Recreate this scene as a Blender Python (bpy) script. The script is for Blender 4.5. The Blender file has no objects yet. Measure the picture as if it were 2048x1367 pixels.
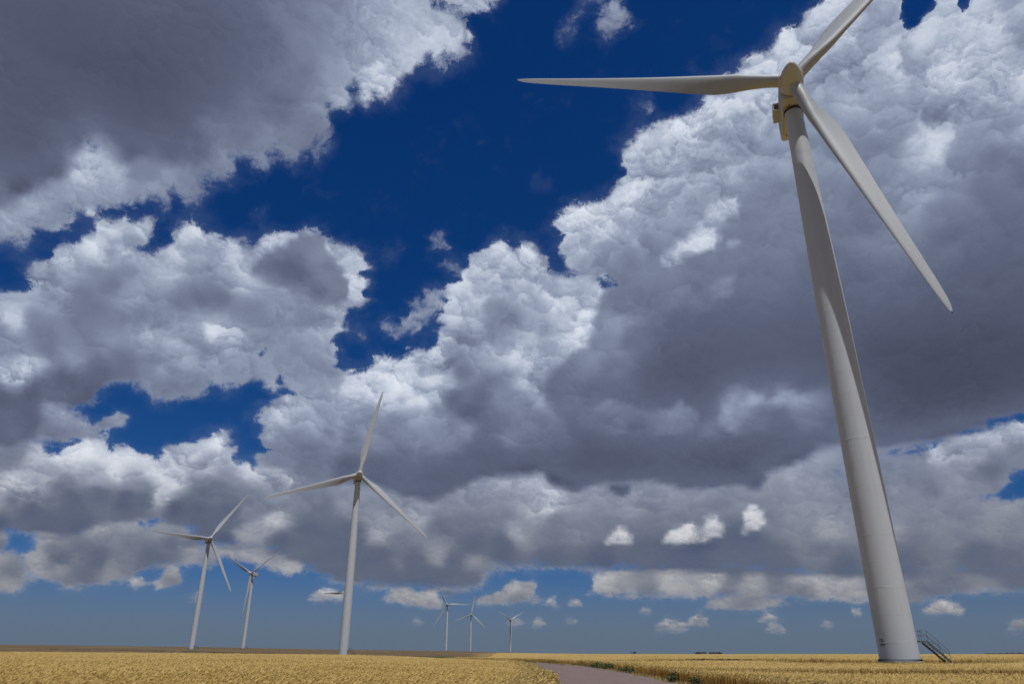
import bpy, bmesh, math, random
import numpy as np
from mathutils import Vector, Matrix

random.seed(7)
rng = np.random.default_rng(7)
scene = bpy.context.scene
COL = scene.collection
R = math.radians

# ------------------------------------------------------------------ camera
FOCAL_PX = 1440.0            # focal length for a 2048 px wide frame
PITCH = R(23.35)
EYE = 1.7
cam_data = bpy.data.cameras.new('camera')
cam_data.sensor_width = 36.0
cam_data.lens = 36.0 * FOCAL_PX / 2048.0
cam_data.clip_start = 0.1
cam_data.clip_end = 40000.0
cam = bpy.data.objects.new('camera', cam_data)
COL.objects.link(cam)
cam.location = (0, 0, EYE)
cam.rotation_euler = (R(90) + PITCH, 0, 0)
scene.camera = cam

# ------------------------------------------------------------------ sun
SUN_EL = R(66.5)
SUN_AZ = R(25.5)             # measured from straight behind the camera towards the right
sun_dir = Vector((math.cos(SUN_EL) * math.sin(SUN_AZ), -math.cos(SUN_EL) * math.cos(SUN_AZ), math.sin(SUN_EL)))
sl = bpy.data.lights.new('sun', 'SUN')
sl.energy = 4.0
sl.angle = R(0.53)
sl.color = (1.0, 0.975, 0.935)
sun = bpy.data.objects.new('sun', sl)
COL.objects.link(sun)
sun.rotation_euler = sun_dir.to_track_quat('Z', 'Y').to_euler()
sun.location = (30, -40, 120)

scene.view_settings.view_transform = 'Standard'
scene.view_settings.look = 'None'
scene.view_settings.gamma = 1.0
scene.view_settings.exposure = 0.0
scene.cycles.max_bounces = 6
scene.cycles.diffuse_bounces = 3
scene.cycles.use_denoising = True
scene.cycles.use_adaptive_sampling = True
scene.cycles.adaptive_threshold = 0.015
scene.cycles.adaptive_min_samples = 24
scene.cycles.sample_clamp_indirect = 8.0


# ------------------------------------------------------------------ node helpers
class G:
    """tiny helper that writes shader math as nodes"""
    def __init__(self, nt):
        self.nt = nt

    def node(self, kind, **kw):
        n = self.nt.nodes.new(kind)
        for k, v in kw.items():
            setattr(n, k, v)
        return n

    def put(self, sock, v):
        if isinstance(v, bpy.types.NodeSocket):
            self.nt.links.new(v, sock)
        elif v is not None:
            if sock.type == 'RGBA' and len(v) == 3:
                v = (*v, 1.0)
            sock.default_value = v

    def m(self, op, a, b=None, c=None, clamp=False):
        n = self.node('ShaderNodeMath', operation=op, use_clamp=clamp)
        for s, v in zip(n.inputs, (a, b, c)):
            if v is not None:
                self.put(s, v)
        return n.outputs[0]

    def add(self, a, b, **k): return self.m('ADD', a, b, **k)
    def sub(self, a, b, **k): return self.m('SUBTRACT', a, b, **k)
    def mul(self, a, b, **k): return self.m('MULTIPLY', a, b, **k)
    def mad(self, a, b, c, **k): return self.m('MULTIPLY_ADD', a, b, c, **k)

    def vm(self, op, a, b=None, scale=None):
        n = self.node('ShaderNodeVectorMath', operation=op)
        self.put(n.inputs[0], a)
        if b is not None:
            self.put(n.inputs[1], b)
        if scale is not None:
            self.put(n.inputs['Scale'], scale)
        return n.outputs['Value'] if op in ('LENGTH', 'DISTANCE', 'DOT_PRODUCT') else n.outputs[0]

    def sep(self, v):
        n = self.node('ShaderNodeSeparateXYZ')
        self.put(n.inputs[0], v)
        return n.outputs

    def comb(self, x, y, z):
        n = self.node('ShaderNodeCombineXYZ')
        for s, v in zip(n.inputs, (x, y, z)):
            self.put(s, v)
        return n.outputs[0]

    def noise(self, v, scale, detail=6.0, rough=0.55, lac=2.0, kind='FBM', dist=0.0, out=0):
        n = self.node('ShaderNodeTexNoise', noise_dimensions='3D', noise_type=kind)
        self.put(n.inputs['Vector'], v)
        self.put(n.inputs['Scale'], scale)
        n.inputs['Detail'].default_value = detail
        n.inputs['Roughness'].default_value = rough
        n.inputs['Lacunarity'].default_value = lac
        n.inputs['Distortion'].default_value = dist
        return n.outputs[out]

    def voro(self, v, scale, detail=3.0, rough=0.5, lac=2.1, feature='SMOOTH_F1', smooth=0.6):
        n = self.node('ShaderNodeTexVoronoi', voronoi_dimensions='3D', feature=feature, normalize=True)
        self.put(n.inputs['Vector'], v)
        self.put(n.inputs['Scale'], scale)
        n.inputs['Detail'].default_value = detail
        n.inputs['Roughness'].default_value = rough
        n.inputs['Lacunarity'].default_value = lac
        if 'Smoothness' in n.inputs:
            n.inputs['Smoothness'].default_value = smooth
        return n.outputs['Distance']

    def remap(self, v, a, b, c=0.0, d=1.0, smooth=True):
        n = self.node('ShaderNodeMapRange', interpolation_type='SMOOTHSTEP' if smooth else 'LINEAR')
        n.clamp = True
        for s, x in zip(n.inputs, (v, a, b, c, d)):
            self.put(s, x)
        return n.outputs[0]

    def mix(self, f, a, b):
        n = self.node('ShaderNodeMix', data_type='RGBA')
        self.put(n.inputs[0], f)
        self.put(n.inputs[6], a)
        self.put(n.inputs[7], b)
        return n.outputs[2]

    def mixf(self, f, a, b):
        n = self.node('ShaderNodeMix', data_type='FLOAT')
        self.put(n.inputs[0], f)
        self.put(n.inputs[2], a)
        self.put(n.inputs[3], b)
        return n.outputs[0]

    def ramp(self, f, stops, interp='LINEAR'):
        n = self.node('ShaderNodeValToRGB')
        cr = n.color_ramp
        cr.interpolation = interp
        while len(cr.elements) < len(stops):
            cr.elements.new(0.5)
        for e, (p, c) in zip(cr.elements, stops):
            e.position = p
            e.color = (*c, 1.0)
        self.put(n.inputs[0], f)
        return n.outputs[0]


# ------------------------------------------------------------------ where the clouds stand in the sky
# Each cloud is an outline of bearings.  The bearings were measured on the 2048 px photograph and are
# turned into azimuth / elevation with the camera's calibration; brightness values say how much sun or
# shade each portion of a cloud body gets.  (outline, [(x, y, light)...], edge width, softness)
CLOUDS = []
HOLES = []


def cloud(outline, light, w=26.0, soft=0.3, dens=1.0):
    CLOUDS.append((np.array(outline, float), light, w, soft, dens))


def puff(x0, y0, x1, y1, l=0.5, w=9.0, soft=0.45, dens=1.0):
    """a small lens shaped cumulus: flat below, humped above"""
    r = random.Random(int(x0 * 7 + y0))
    cx, hw, h = (x0 + x1) / 2, (x1 - x0) / 2, (y1 - y0)
    pts = []
    for k in range(9):
        t = k / 8
        pts.append((x0 + (x1 - x0) * t, y1 - h * (math.sin(math.pi * t) ** 0.7) * r.uniform(0.65, 1.1)))
    pts += [(cx + hw * 0.6, y1 + h * 0.12), (cx, y1 + h * 0.06), (cx - hw * 0.6, y1 + h * 0.12)]
    cloud(pts, [(cx, y0, l + .24), (cx, y1, l), (x0, y1, l + .1), (x1, y0, l + .1)], w, soft, dens)


X0, X1, YT = -700, 2750, -600
# --- lowest, farthest layer
cloud([(1178, 1182), (1190, 1150), (1240, 1135), (1320, 1130), (1400, 1120), (1500, 1130), (1600, 1140), (1740, 1128), (1830, 1135), (X1, 1120),
       (X1, 1170), (1950, 1182), (1850, 1195), (1740, 1200), (1600, 1195), (1450, 1192), (1300, 1190), (1230, 1186)],
      [(1215, 1165, .62), (1240, 1172, .5), (1290, 1150, .42), (1330, 1165, .55), (1400, 1150, .5), (1430, 1162, .62), (1500, 1165, .55), (1470, 1140, .33),
       (1560, 1150, .35), (1600, 1160, .55), (1625, 1152, .65), (1690, 1158, .55), (1740, 1160, .45), (1700, 1180, .55), (1600, 1182, .35), (1450, 1185, .34),
       (1300, 1182, .38), (1800, 1150, .42), (1900, 1150, .36), (1990, 1150, .33), (1850, 1185, .35), (2050, 1150, .3), (1980, 1172, .45)], 12, .5)
cloud([(1410, 1208), (1440, 1193), (1490, 1190), (1560, 1198), (1578, 1207), (1500, 1217), (1440, 1217)], [(1450, 1203, .55), (1540, 1204, .5), (1490, 1215, .4)], 8, .5)
for a in ((1376, 1225, 1416, 1246, .5), (1314, 1241, 1348, 1257, .43), (1345, 1243, 1374, 1257, .43), (1522, 1229, 1556, 1237, .45), (1538, 1245, 1568, 1257, .42),
          (1843, 1198, 1930, 1222, .52), (2020, 1234, 2056, 1256, .36), (1706, 1214, 1722, 1226, .45), (1640, 1243, 1660, 1250, .36),
          (1086, 1196, 1117, 1208, .5), (1138, 1199, 1160, 1207, .45), (1060, 1193, 1082, 1204, .4), (1068, 1238, 1086, 1247, .42), (1135, 1237, 1151, 1242, .42),
          (1020, 1238, 1042, 1245, .38), (257, 1148, 290, 1170, .5), (122, 1154, 148, 1174, .48), (624, 1176, 690, 1194, .5), (1010, 1184, 1030, 1192, .45), (828, 1238, 842, 1244, .36),
          (55, 1150, 75, 1165, .4), (1250, 1180, 1275, 1190, .4), (390, 1190, 402, 1196, .36), (1284, 1214, 1296, 1222, .38)):
    puff(*a)
cloud([(765, 1195), (790, 1178), (805, 1173), (830, 1180), (870, 1173), (882, 1185), (882, 1210), (840, 1212), (800, 1202)],
      [(800, 1182, .6), (850, 1190, .55), (870, 1180, .55), (860, 1208, .48), (780, 1195, .5)], 9, .4)
cloud([(955, 1206), (985, 1187), (1010, 1172), (1030, 1161), (1050, 1168), (1065, 1163), (1070, 1180), (1050, 1200), (1000, 1208)],
      [(1030, 1166, .62), (1000, 1185, .5), (1050, 1180, .5), (1040, 1200, .4), (970, 1203, .42), (1062, 1170, .5)], 9, .4)
cloud([(298, 1166), (320, 1157), (325, 1140), (345, 1131), (358, 1145), (362, 1158), (340, 1170), (310, 1173)],
      [(345, 1138, .55), (315, 1165, .58), (350, 1160, .4), (330, 1150, .45)], 9, .4)
cloud([(X0, 1110), (0, 1106), (30, 1103), (50, 1120), (60, 1160), (40, 1178), (0, 1182), (X0, 1180)], [(10, 1112, .5), (30, 1140, .36), (20, 1172, .5), (50, 1170, .45), (-100, 1140, .4)], 12, .5)
cloud([(48, 1112), (75, 1070), (100, 1062), (150, 1068), (180, 1040), (210, 1022), (275, 1032), (285, 1050), (330, 1040), (370, 1055), (400, 1080), (405, 1115),
       (380, 1127), (300, 1130), (262, 1160), (180, 1168), (130, 1172), (60, 1152)],
      [(92, 1070, .52), (215, 1030, .7), (190, 1045, .6), (265, 1040, .55), (130, 1080, .42), (110, 1100, .35), (160, 1100, .33), (220, 1080, .42), (260, 1090, .38), (330, 1060, .5),
       (340, 1090, .33), (390, 1095, .5), (300, 1110, .3), (200, 1118, .26), (120, 1120, .28), (80, 1130, .5), (120, 1133, .5), (60, 1120, .5), (220, 1148, .45), (170, 1150, .33), (240, 1130, .4), (140, 1160, .38)], 13, .45)
cloud([(X0, 1035), (0, 1052), (22, 1060), (20, 1085), (0, 1100), (X0, 1100)], [(8, 1062, .45), (0, 1090, .35)], 10, .5)
cloud([(395, 1125), (418, 1092), (470, 1087), (560, 1096), (598, 1108), (604, 1138), (572, 1147), (535, 1130), (500, 1120), (450, 1112), (410, 1132)],
      [(440, 1098, .5), (500, 1100, .52), (560, 1110, .48), (590, 1125, .52), (560, 1140, .52), (400, 1122, .4)], 11, .4)

# --- the long lower deck that runs right across
cloud([(376, 1085), (400, 1040), (470, 990), (560, 930), (800, 900), (1500, 880), (1700, 870), (X1, 850), (X1, 1142), (2050, 1145), (1850, 1150), (1700, 1150), (1480, 1142),
       (1400, 1140), (1180, 1135), (1100, 1132), (1050, 1130), (985, 1136), (968, 1150), (960, 1170), (900, 1176), (820, 1172), (700, 1165), (640, 1152), (600, 1120), (520, 1098), (450, 1085)],
      [(640, 1110, .26), (760, 1110, .22), (700, 1140, .27), (820, 1135, .22), (900, 1125, .25), (1000, 1112, .24), (1100, 1112, .2), (1200, 1115, .2), (1300, 1105, .2), (1400, 1098, .2), (1500, 1085, .24),
       (1480, 1120, .28), (1560, 1120, .26), (1640, 1100, .35), (1690, 1130, .25), (1620, 1070, .42), (1750, 1100, .34), (1800, 1130, .24), (1900, 1080, .4), (2000, 1030, .5), (1950, 1112, .26), (2040, 1120, .28),
       (1880, 1040, .44), (1930, 1000, .46), (2040, 1060, .42), (600, 1012, .42), (560, 1000, .5), (528, 1008, .68), (545, 1040, .6), (520, 1045, .5), (480, 1065, .5), (455, 1080, .22), (430, 1070, .24), (620, 1060, .24),
       (560, 1075, .24), (640, 1030, .34), (700, 1065, .24), (760, 1072, .55), (790, 1045, .5), (830, 1030, .56), (770, 1020, .5), (740, 1010, .48), (700, 1000, .5), (800, 1075, .38), (850, 1000, .5), (900, 1010, .44),
       (880, 1055, .33), (940, 990, .5), (930, 1045, .36), (1000, 962, .62), (1060, 962, .58), (1000, 1040, .42), (1035, 1062, .56), (1060, 1050, .48), (1070, 1020, .6), (1102, 1012, .7), (1110, 1035, .38), (1080, 1075, .38),
       (1180, 1000, .5), (1250, 1010, .5), (1170, 1050, .42), (1230, 1060, .38), (1300, 1050, .36), (1340, 1000, .5), (1400, 1010, .48), (1500, 985, .5), (1600, 955, .58), (1560, 990, .45), (1540, 1040, .42),
       (1600, 1020, .5), (1650, 1055, .55), (1690, 1030, .5), (1720, 1000, .42), (1800, 1000, .44), (1780, 1050, .5), (1840, 1090, .36), (880, 1112, .5), (950, 1115, .46), (990, 1125, .42), (800, 1130, .36), (790, 1150, .24),
       (870, 1150, .22), (940, 1160, .3), (700, 1098, .23), (950, 1095, .22), (1000, 1090, .26)], 18, .55)
HOLES.append((np.array([(1625, 955), (1655, 925), (1690, 922), (1705, 970), (1675, 988), (1640, 985)], float), 22, .42))
HOLES.append((np.array([(2014, 945), (2048, 935), (X1, 930), (X1, 1000), (1997, 1000), (1943, 996), (1990, 985), (2012, 963)], float), 9, 1.0))
# cumulus band low on the right
cloud([(1770, 985), (1790, 940), (1820, 925), (1860, 915), (1862, 890), (1880, 888), (1900, 880), (1940, 870), (1990, 855), (2060, 840), (X1, 830), (X1, 925), (2045, 935), (2012, 942), (2000, 978), (1940, 988), (1850, 992)],
      [(1875, 895, .72), (1890, 905, .6), (1930, 880, .6), (1960, 870, .62), (2000, 860, .7), (2040, 855, .65), (1960, 905, .55), (2030, 900, .4), (1980, 935, .34), (1900, 935, .5), (1840, 935, .46), (1830, 960, .42),
       (1900, 960, .5), (1960, 965, .45), (1800, 975, .48), (1870, 980, .36)], 14, .4)

# --- bright heaps low on the left
cloud([(X0, 890), (0, 876), (60, 884), (92, 905), (104, 916), (125, 895), (150, 884), (180, 876), (215, 881), (222, 898), (255, 892), (275, 905), (290, 903), (310, 921), (330, 898), (370, 890),
       (400, 885), (425, 877), (445, 867), (458, 874), (450, 890), (470, 895), (475, 925), (500, 925), (505, 940), (520, 930), (550, 910), (582, 930), (620, 950), (640, 1000), (560, 1015), (480, 1052), (400, 1055),
       (300, 1040), (200, 1045), (150, 1067), (60, 1062), (30, 1056), (0, 1058), (X0, 1050)],
      [(180, 892, .82), (205, 892, .78), (130, 915, .72), (150, 900, .75), (250, 905, .78), (235, 935, .8), (280, 915, .72), (330, 960, .74), (320, 985, .68), (300, 935, .72), (390, 905, .76), (440, 880, .88), (415, 930, .62),
       (360, 915, .68), (345, 945, .66), (460, 955, .48), (462, 915, .6), (500, 940, .7), (550, 925, .74), (570, 945, .66), (555, 970, .5), (60, 925, .62), (20, 965, .74), (45, 975, .66), (75, 965, .58), (100, 950, .54),
       (120, 975, .36), (0, 995, .5), (20, 1000, .33), (60, 1020, .22), (150, 1000, .24), (200, 985, .28), (250, 1000, .24), (290, 1000, .28), (350, 1012, .2), (400, 1025, .18), (150, 1050, .19), (100, 1050, .2), (450, 1020, .24),
       (500, 1000, .42), (520, 1020, .4), (600, 980, .4), (30, 905, .4), (10, 930, .42), (200, 955, .55), (170, 945, .56), (400, 985, .32), (440, 985, .36), (270, 965, .5), (0, 1045, .2), (-300, 960, .5), (-300, 1030, .25)], 17, .15)

# --- dark ragged scraps, far left
cloud([(X0, 760), (0, 765), (60, 800), (105, 806), (122, 805), (140, 820), (146, 836), (160, 829), (166, 845), (180, 857), (212, 868), (216, 876), (150, 880), (120, 892), (80, 884), (0, 888), (X0, 890)],
      [(50, 830, .24), (0, 800, .2), (118, 822, .62), (150, 848, .54), (85, 862, .42), (30, 872, .3), (100, 882, .44), (140, 868, .5), (60, 850, .26), (0, 850, .24), (-300, 830, .3)], 14, .4)
cloud([(190, 852), (205, 836), (230, 824), (253, 832), (246, 846), (215, 856)], [(225, 830, .6), (210, 850, .45), (245, 840, .52)], 9, .4)

# --- the tall central heap
cloud([(516, 925), (515, 905), (528, 885), (520, 870), (535, 855), (515, 832), (530, 815), (555, 806), (570, 790), (580, 772), (600, 750), (640, 738), (665, 725), (682, 734), (690, 752), (735, 742), (748, 727), (765, 718),
       (790, 722), (830, 706), (858, 702), (868, 682), (880, 662), (897, 652), (880, 636), (884, 610), (898, 574), (922, 548), (938, 522), (960, 508), (984, 494), (1003, 484), (1021, 498), (1031, 516),
       (1044, 492), (1063, 491), (1080, 510), (1095, 533), (1102, 550), (1140, 556), (1150, 562), (1166, 552), (1196, 566), (1240, 600), (1330, 700), (1330, 900), (1250, 935), (1000, 948), (950, 958), (905, 978), (862, 998), (800, 985), (740, 962), (640, 955), (575, 945)],
      [(1003, 500, .86), (1060, 508, .86), (950, 545, .8), (985, 530, .78), (905, 585, .88), (895, 640, .82), (1010, 575, .7), (1040, 545, .74), (1080, 545, .78), (1105, 570, .85), (1140, 575, .82), (1180, 580, .86), (1140, 605, .92),
       (1165, 620, .86), (1110, 600, .78), (1055, 585, .62), (1060, 620, .6), (990, 615, .5), (940, 590, .74), (950, 650, .72), (910, 610, .8), (1000, 660, .48), (1020, 635, .46), (1070, 655, .66), (1090, 630, .62), (1085, 660, .5), (1140, 685, .72), (1120, 640, .66),
       (1180, 650, .78), (1165, 720, .6), (1100, 700, .62), (1060, 715, .78), (1040, 705, .74), (1000, 710, .64), (955, 715, .6), (925, 690, .56), (865, 715, .92), (872, 755, .86), (890, 735, .7), (840, 730, .86), (800, 735, .92), (740, 748, .88), (765, 735, .88),
       (700, 770, .78), (650, 760, .72), (600, 775, .74), (575, 790, .72), (640, 800, .62), (610, 830, .56), (700, 820, .66), (780, 785, .86), (820, 790, .78), (860, 790, .76), (895, 765, .64), (920, 745, .36), (905, 790, .28),
       (965, 790, .3), (940, 830, .24), (1000, 770, .45), (1050, 765, .64), (1090, 790, .58), (1040, 800, .42), (1130, 770, .46), (1080, 835, .36), (1000, 850, .34), (1020, 870, .42), (850, 850, .5), (800, 850, .44), (740, 850, .5), (660, 865, .44), (600, 880, .45),
       (555, 825, .72), (540, 860, .62), (560, 890, .5), (650, 840, .64), (665, 850, .6), (700, 930, .22), (760, 940, .22), (800, 920, .28), (850, 965, .16), (900, 955, .18), (620, 920, .34), (560, 920, .42), (830, 840, .54), (900, 860, .46), (930, 858, .46), (960, 880, .3),
       (1000, 910, .2), (1060, 930, .17), (1200, 850, .34), (1250, 880, .3), (1170, 800, .3), (1200, 760, .4), (1120, 880, .32), (780, 875, .4), (950, 930, .16), (1150, 930, .16), (1230, 930, .15), (700, 880, .36), (640, 900, .38)], 20, .15)

# --- the giant cloud on the right, brilliant along its rim, slate underneath
cloud([(1585, YT), (1640, -40), (1650, 2), (1640, 12), (1612, 35), (1600, 48), (1570, 60), (1558, 72), (1553, 90), (1533, 108), (1505, 122), (1478, 140), (1470, 150), (1440, 165), (1410, 185), (1402, 215), (1372, 230), (1350, 240), (1310, 254), (1282, 268),
       (1268, 288), (1242, 308), (1248, 330), (1240, 365), (1235, 385), (1212, 400), (1190, 412), (1160, 412), (1135, 420), (1118, 435), (1106, 455), (1106, 480), (1112, 500), (1130, 512), (1140, 530), (1160, 545),
       (1190, 550), (1212, 548), (1230, 560), (1212, 585), (1190, 640), (1175, 690), (1140, 715), (1110, 740), (1090, 775), (1090, 800), (1140, 850), (1180, 900), (1090, 930), (1100, 965), (1150, 978), (1200, 962), (1260, 960), (1300, 955), (1345, 962), (1362, 972), (1480, 966),
       (1516, 970), (1528, 940), (1600, 918), (1640, 895), (1690, 882), (1740, 885), (1830, 882), (1900, 872), (1975, 852), (2048, 835), (X1, 820), (X1, YT)],
      [(1130, 460, .86), (1165, 432, .88), (1120, 490, .78), (1180, 470, .74), (1215, 440, .8), (1210, 500, .56), (1160, 520, .62), (1250, 390, .86), (1285, 290, .88), (1270, 340, .8), (1300, 330, .76), (1260, 440, .64), (1210, 535, .5), (1260, 520, .46), (1290, 560, .42), (1340, 300, .78),
       (1330, 270, .84), (1420, 205, .92), (1400, 240, .84), (1380, 330, .7), (1440, 280, .62), (1460, 180, .9), (1500, 150, .92), (1530, 140, .84), (1560, 80, .9), (1600, 60, .9), (1660, 20, .92), (1620, 110, .76), (1700, 90, .72), (1660, 150, .68), (1700, 60, .82), (1740, 60, .66), (1790, 30, .84),
       (1770, 90, .78), (1850, 70, .86), (1870, 25, .84), (1900, 90, .8), (1960, 30, .86), (1990, 60, .82), (2040, 60, .58), (2030, 20, .66), (1700, 130, .74), (1690, 180, .7), (1740, 160, .6), (1800, 130, .76), (1830, 170, .62), (1780, 200, .6), (1900, 160, .76), (1880, 220, .58), (1950, 150, .74), (2040, 170, .7), (1990, 200, .68),
       (1950, 260, .6), (1500, 260, .66), (1500, 330, .58), (1420, 380, .58), (1440, 340, .66), (1340, 380, .66), (1360, 440, .56), (1300, 480, .54), (1480, 430, .42), (1550, 320, .54), (1540, 380, .42), (1400, 530, .4), (1320, 530, .45), (1300, 600, .37), (1460, 500, .43), (1500, 550, .34), (1560, 450, .42),
       (1640, 220, .6), (1660, 300, .5), (1640, 400, .46), (1700, 300, .48), (1720, 380, .4), (1680, 470, .38), (1750, 440, .4), (1780, 330, .5), (1810, 360, .66), (1840, 320, .74), (1880, 290, .74), (1920, 240, .7), (1840, 380, .64), (1800, 420, .5), (2000, 250, .6), (2040, 260, .64), (2040, 330, .36),
       (1990, 310, .42), (1960, 380, .36), (1880, 420, .42), (1920, 330, .56), (1900, 470, .31), (2000, 460, .29), (1700, 560, .28), (1640, 540, .31), (1850, 560, .24), (2000, 560, .23), (2040, 600, .21), (1950, 650, .18), (1600, 640, .23), (1480, 640, .26), (1400, 660, .23), (1320, 680, .24), (1250, 620, .46), (1260, 680, .32),
       (1225, 660, .52), (1205, 690, .5), (1180, 720, .46), (1220, 730, .36), (1500, 740, .11), (1700, 720, .12), (1850, 720, .1), (1950, 740, .1), (2040, 720, .13), (1950, 810, .14), (2040, 790, .16), (1800, 800, .14), (1860, 850, .18), (1780, 860, .22), (1600, 760, .14), (1400, 760, .12), (1300, 770, .12), (1200, 780, .3), (1130, 790, .36),
       (1200, 820, .28), (1300, 830, .26), (1400, 810, .22), (1280, 855, .34), (1350, 850, .3), (1470, 810, .46), (1500, 800, .46), (1580, 800, .48), (1610, 810, .5), (1540, 830, .3), (1620, 840, .34), (1480, 850, .36), (1420, 860, .38), (1360, 880, .3), (1470, 880, .22), (1520, 870, .2), (1600, 870, .22), (1640, 880, .28), (1570, 850, .22), (1700, 860, .28),
       (1240, 900, .2), (1320, 920, .13), (1420, 940, .1), (1500, 945, .11), (1450, 910, .14), (1560, 910, .13), (1260, 945, .13), (1140, 955, .13), (1180, 930, .16), (2300, 300, .4), (2300, 700, .14), (1900, -300, .6)], 22, .2)
HOLES.append((np.array([(1795, -60), (1800, 20), (1803, 50), (1800, 60), (1815, 62), (1835, 55), (1850, 35), (1858, 20), (1875, 5), (1880, -60)], float), 10, 1.0))
HOLES.append((np.array([(1908, -60), (1908, 10), (1922, 25), (1918, 40), (1912, 52), (1925, 40), (1935, 20), (1934, -60)], float), 7, .9))
HOLES.append((np.array([(1765, 908), (1810, 893), (1880, 879), (1895, 884), (1870, 900), (1820, 914), (1790, 918)], float), 9, .8))
HOLES.append((np.array([(1966, 836), (2010, 826), (X1, 806), (X1, 830), (2014, 844), (1985, 858), (1972, 850)], float), 9, .9))
# a nearer heap in the shade of the big base
cloud([(1432, 842), (1446, 818), (1456, 803), (1474, 796), (1488, 800), (1502, 788), (1522, 793), (1540, 800), (1556, 790), (1580, 793), (1604, 797), (1622, 806), (1642, 826), (1650, 850), (1600, 868), (1530, 862), (1470, 866)],
      [(1462, 808, .56), (1500, 796, .55), (1560, 797, .52), (1605, 804, .55), (1480, 825, .46), (1520, 830, .34), (1560, 835, .27), (1610, 830, .38), (1635, 845, .34), (1450, 845, .42), (1500, 855, .34), (1580, 858, .24)], 13, .3)
cloud([(1150, 826), (1180, 812), (1215, 800), (1240, 806), (1270, 812), (1300, 822), (1330, 815), (1360, 806), (1385, 812), (1400, 830), (1380, 860), (1300, 872), (1220, 868), (1165, 856)],
      [(1210, 808, .42), (1260, 822, .4), (1300, 835, .38), (1355, 815, .44), (1370, 840, .36), (1200, 840, .32), (1280, 860, .3)], 15, .35)
# sunlit scraps floating in front of the shaded base
cloud([(1318, 513), (1350, 490), (1382, 466), (1400, 454), (1434, 461), (1441, 480), (1420, 500), (1380, 502), (1350, 522), (1325, 527)], [(1400, 465, .86), (1430, 475, .74), (1370, 490, .8), (1335, 515, .68)], 12, .45)
cloud([(1408, 432), (1430, 410), (1460, 390), (1482, 400), (1478, 426), (1450, 442), (1415, 447)], [(1462, 400, .82), (1430, 425, .72), (1470, 425, .62)], 12, .5)
cloud([(1455, 490), (1460, 477), (1478, 473), (1484, 485), (1472, 494)], [(1470, 482, .58)], 9, .5)
cloud([(1385, 605), (1400, 585), (1430, 570), (1445, 553), (1470, 548), (1462, 575), (1440, 592), (1410, 602)], [(1440, 565, .5), (1410, 595, .4)], 20, .8, .8)
cloud([(1210, 1084), (1225, 1068), (1238, 1054), (1252, 1060), (1268, 1080), (1240, 1088)], [(1240, 1060, .82), (1225, 1080, .66), (1260, 1080, .6)], 8, .15)
cloud([(1327, 1083), (1345, 1056), (1365, 1055), (1375, 1044), (1390, 1052), (1400, 1060), (1410, 1035), (1430, 1031), (1450, 1050), (1440, 1072), (1390, 1084), (1350, 1087)],
      [(1425, 1038, .82), (1375, 1055, .78), (1345, 1065, .78), (1440, 1065, .62), (1390, 1078, .62), (1340, 1084, .6)], 8, .15)
cloud([(1479, 1069), (1490, 1050), (1486, 1030), (1505, 1011), (1526, 1025), (1531, 1046), (1510, 1062), (1493, 1064)], [(1505, 1018, .76), (1520, 1040, .66), (1490, 1062, .54)], 8, .2)
cloud([(1214, 982), (1225, 974), (1245, 972), (1263, 978), (1260, 985), (1235, 987)], [(1240, 980, .16)], 7, .4)

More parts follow.
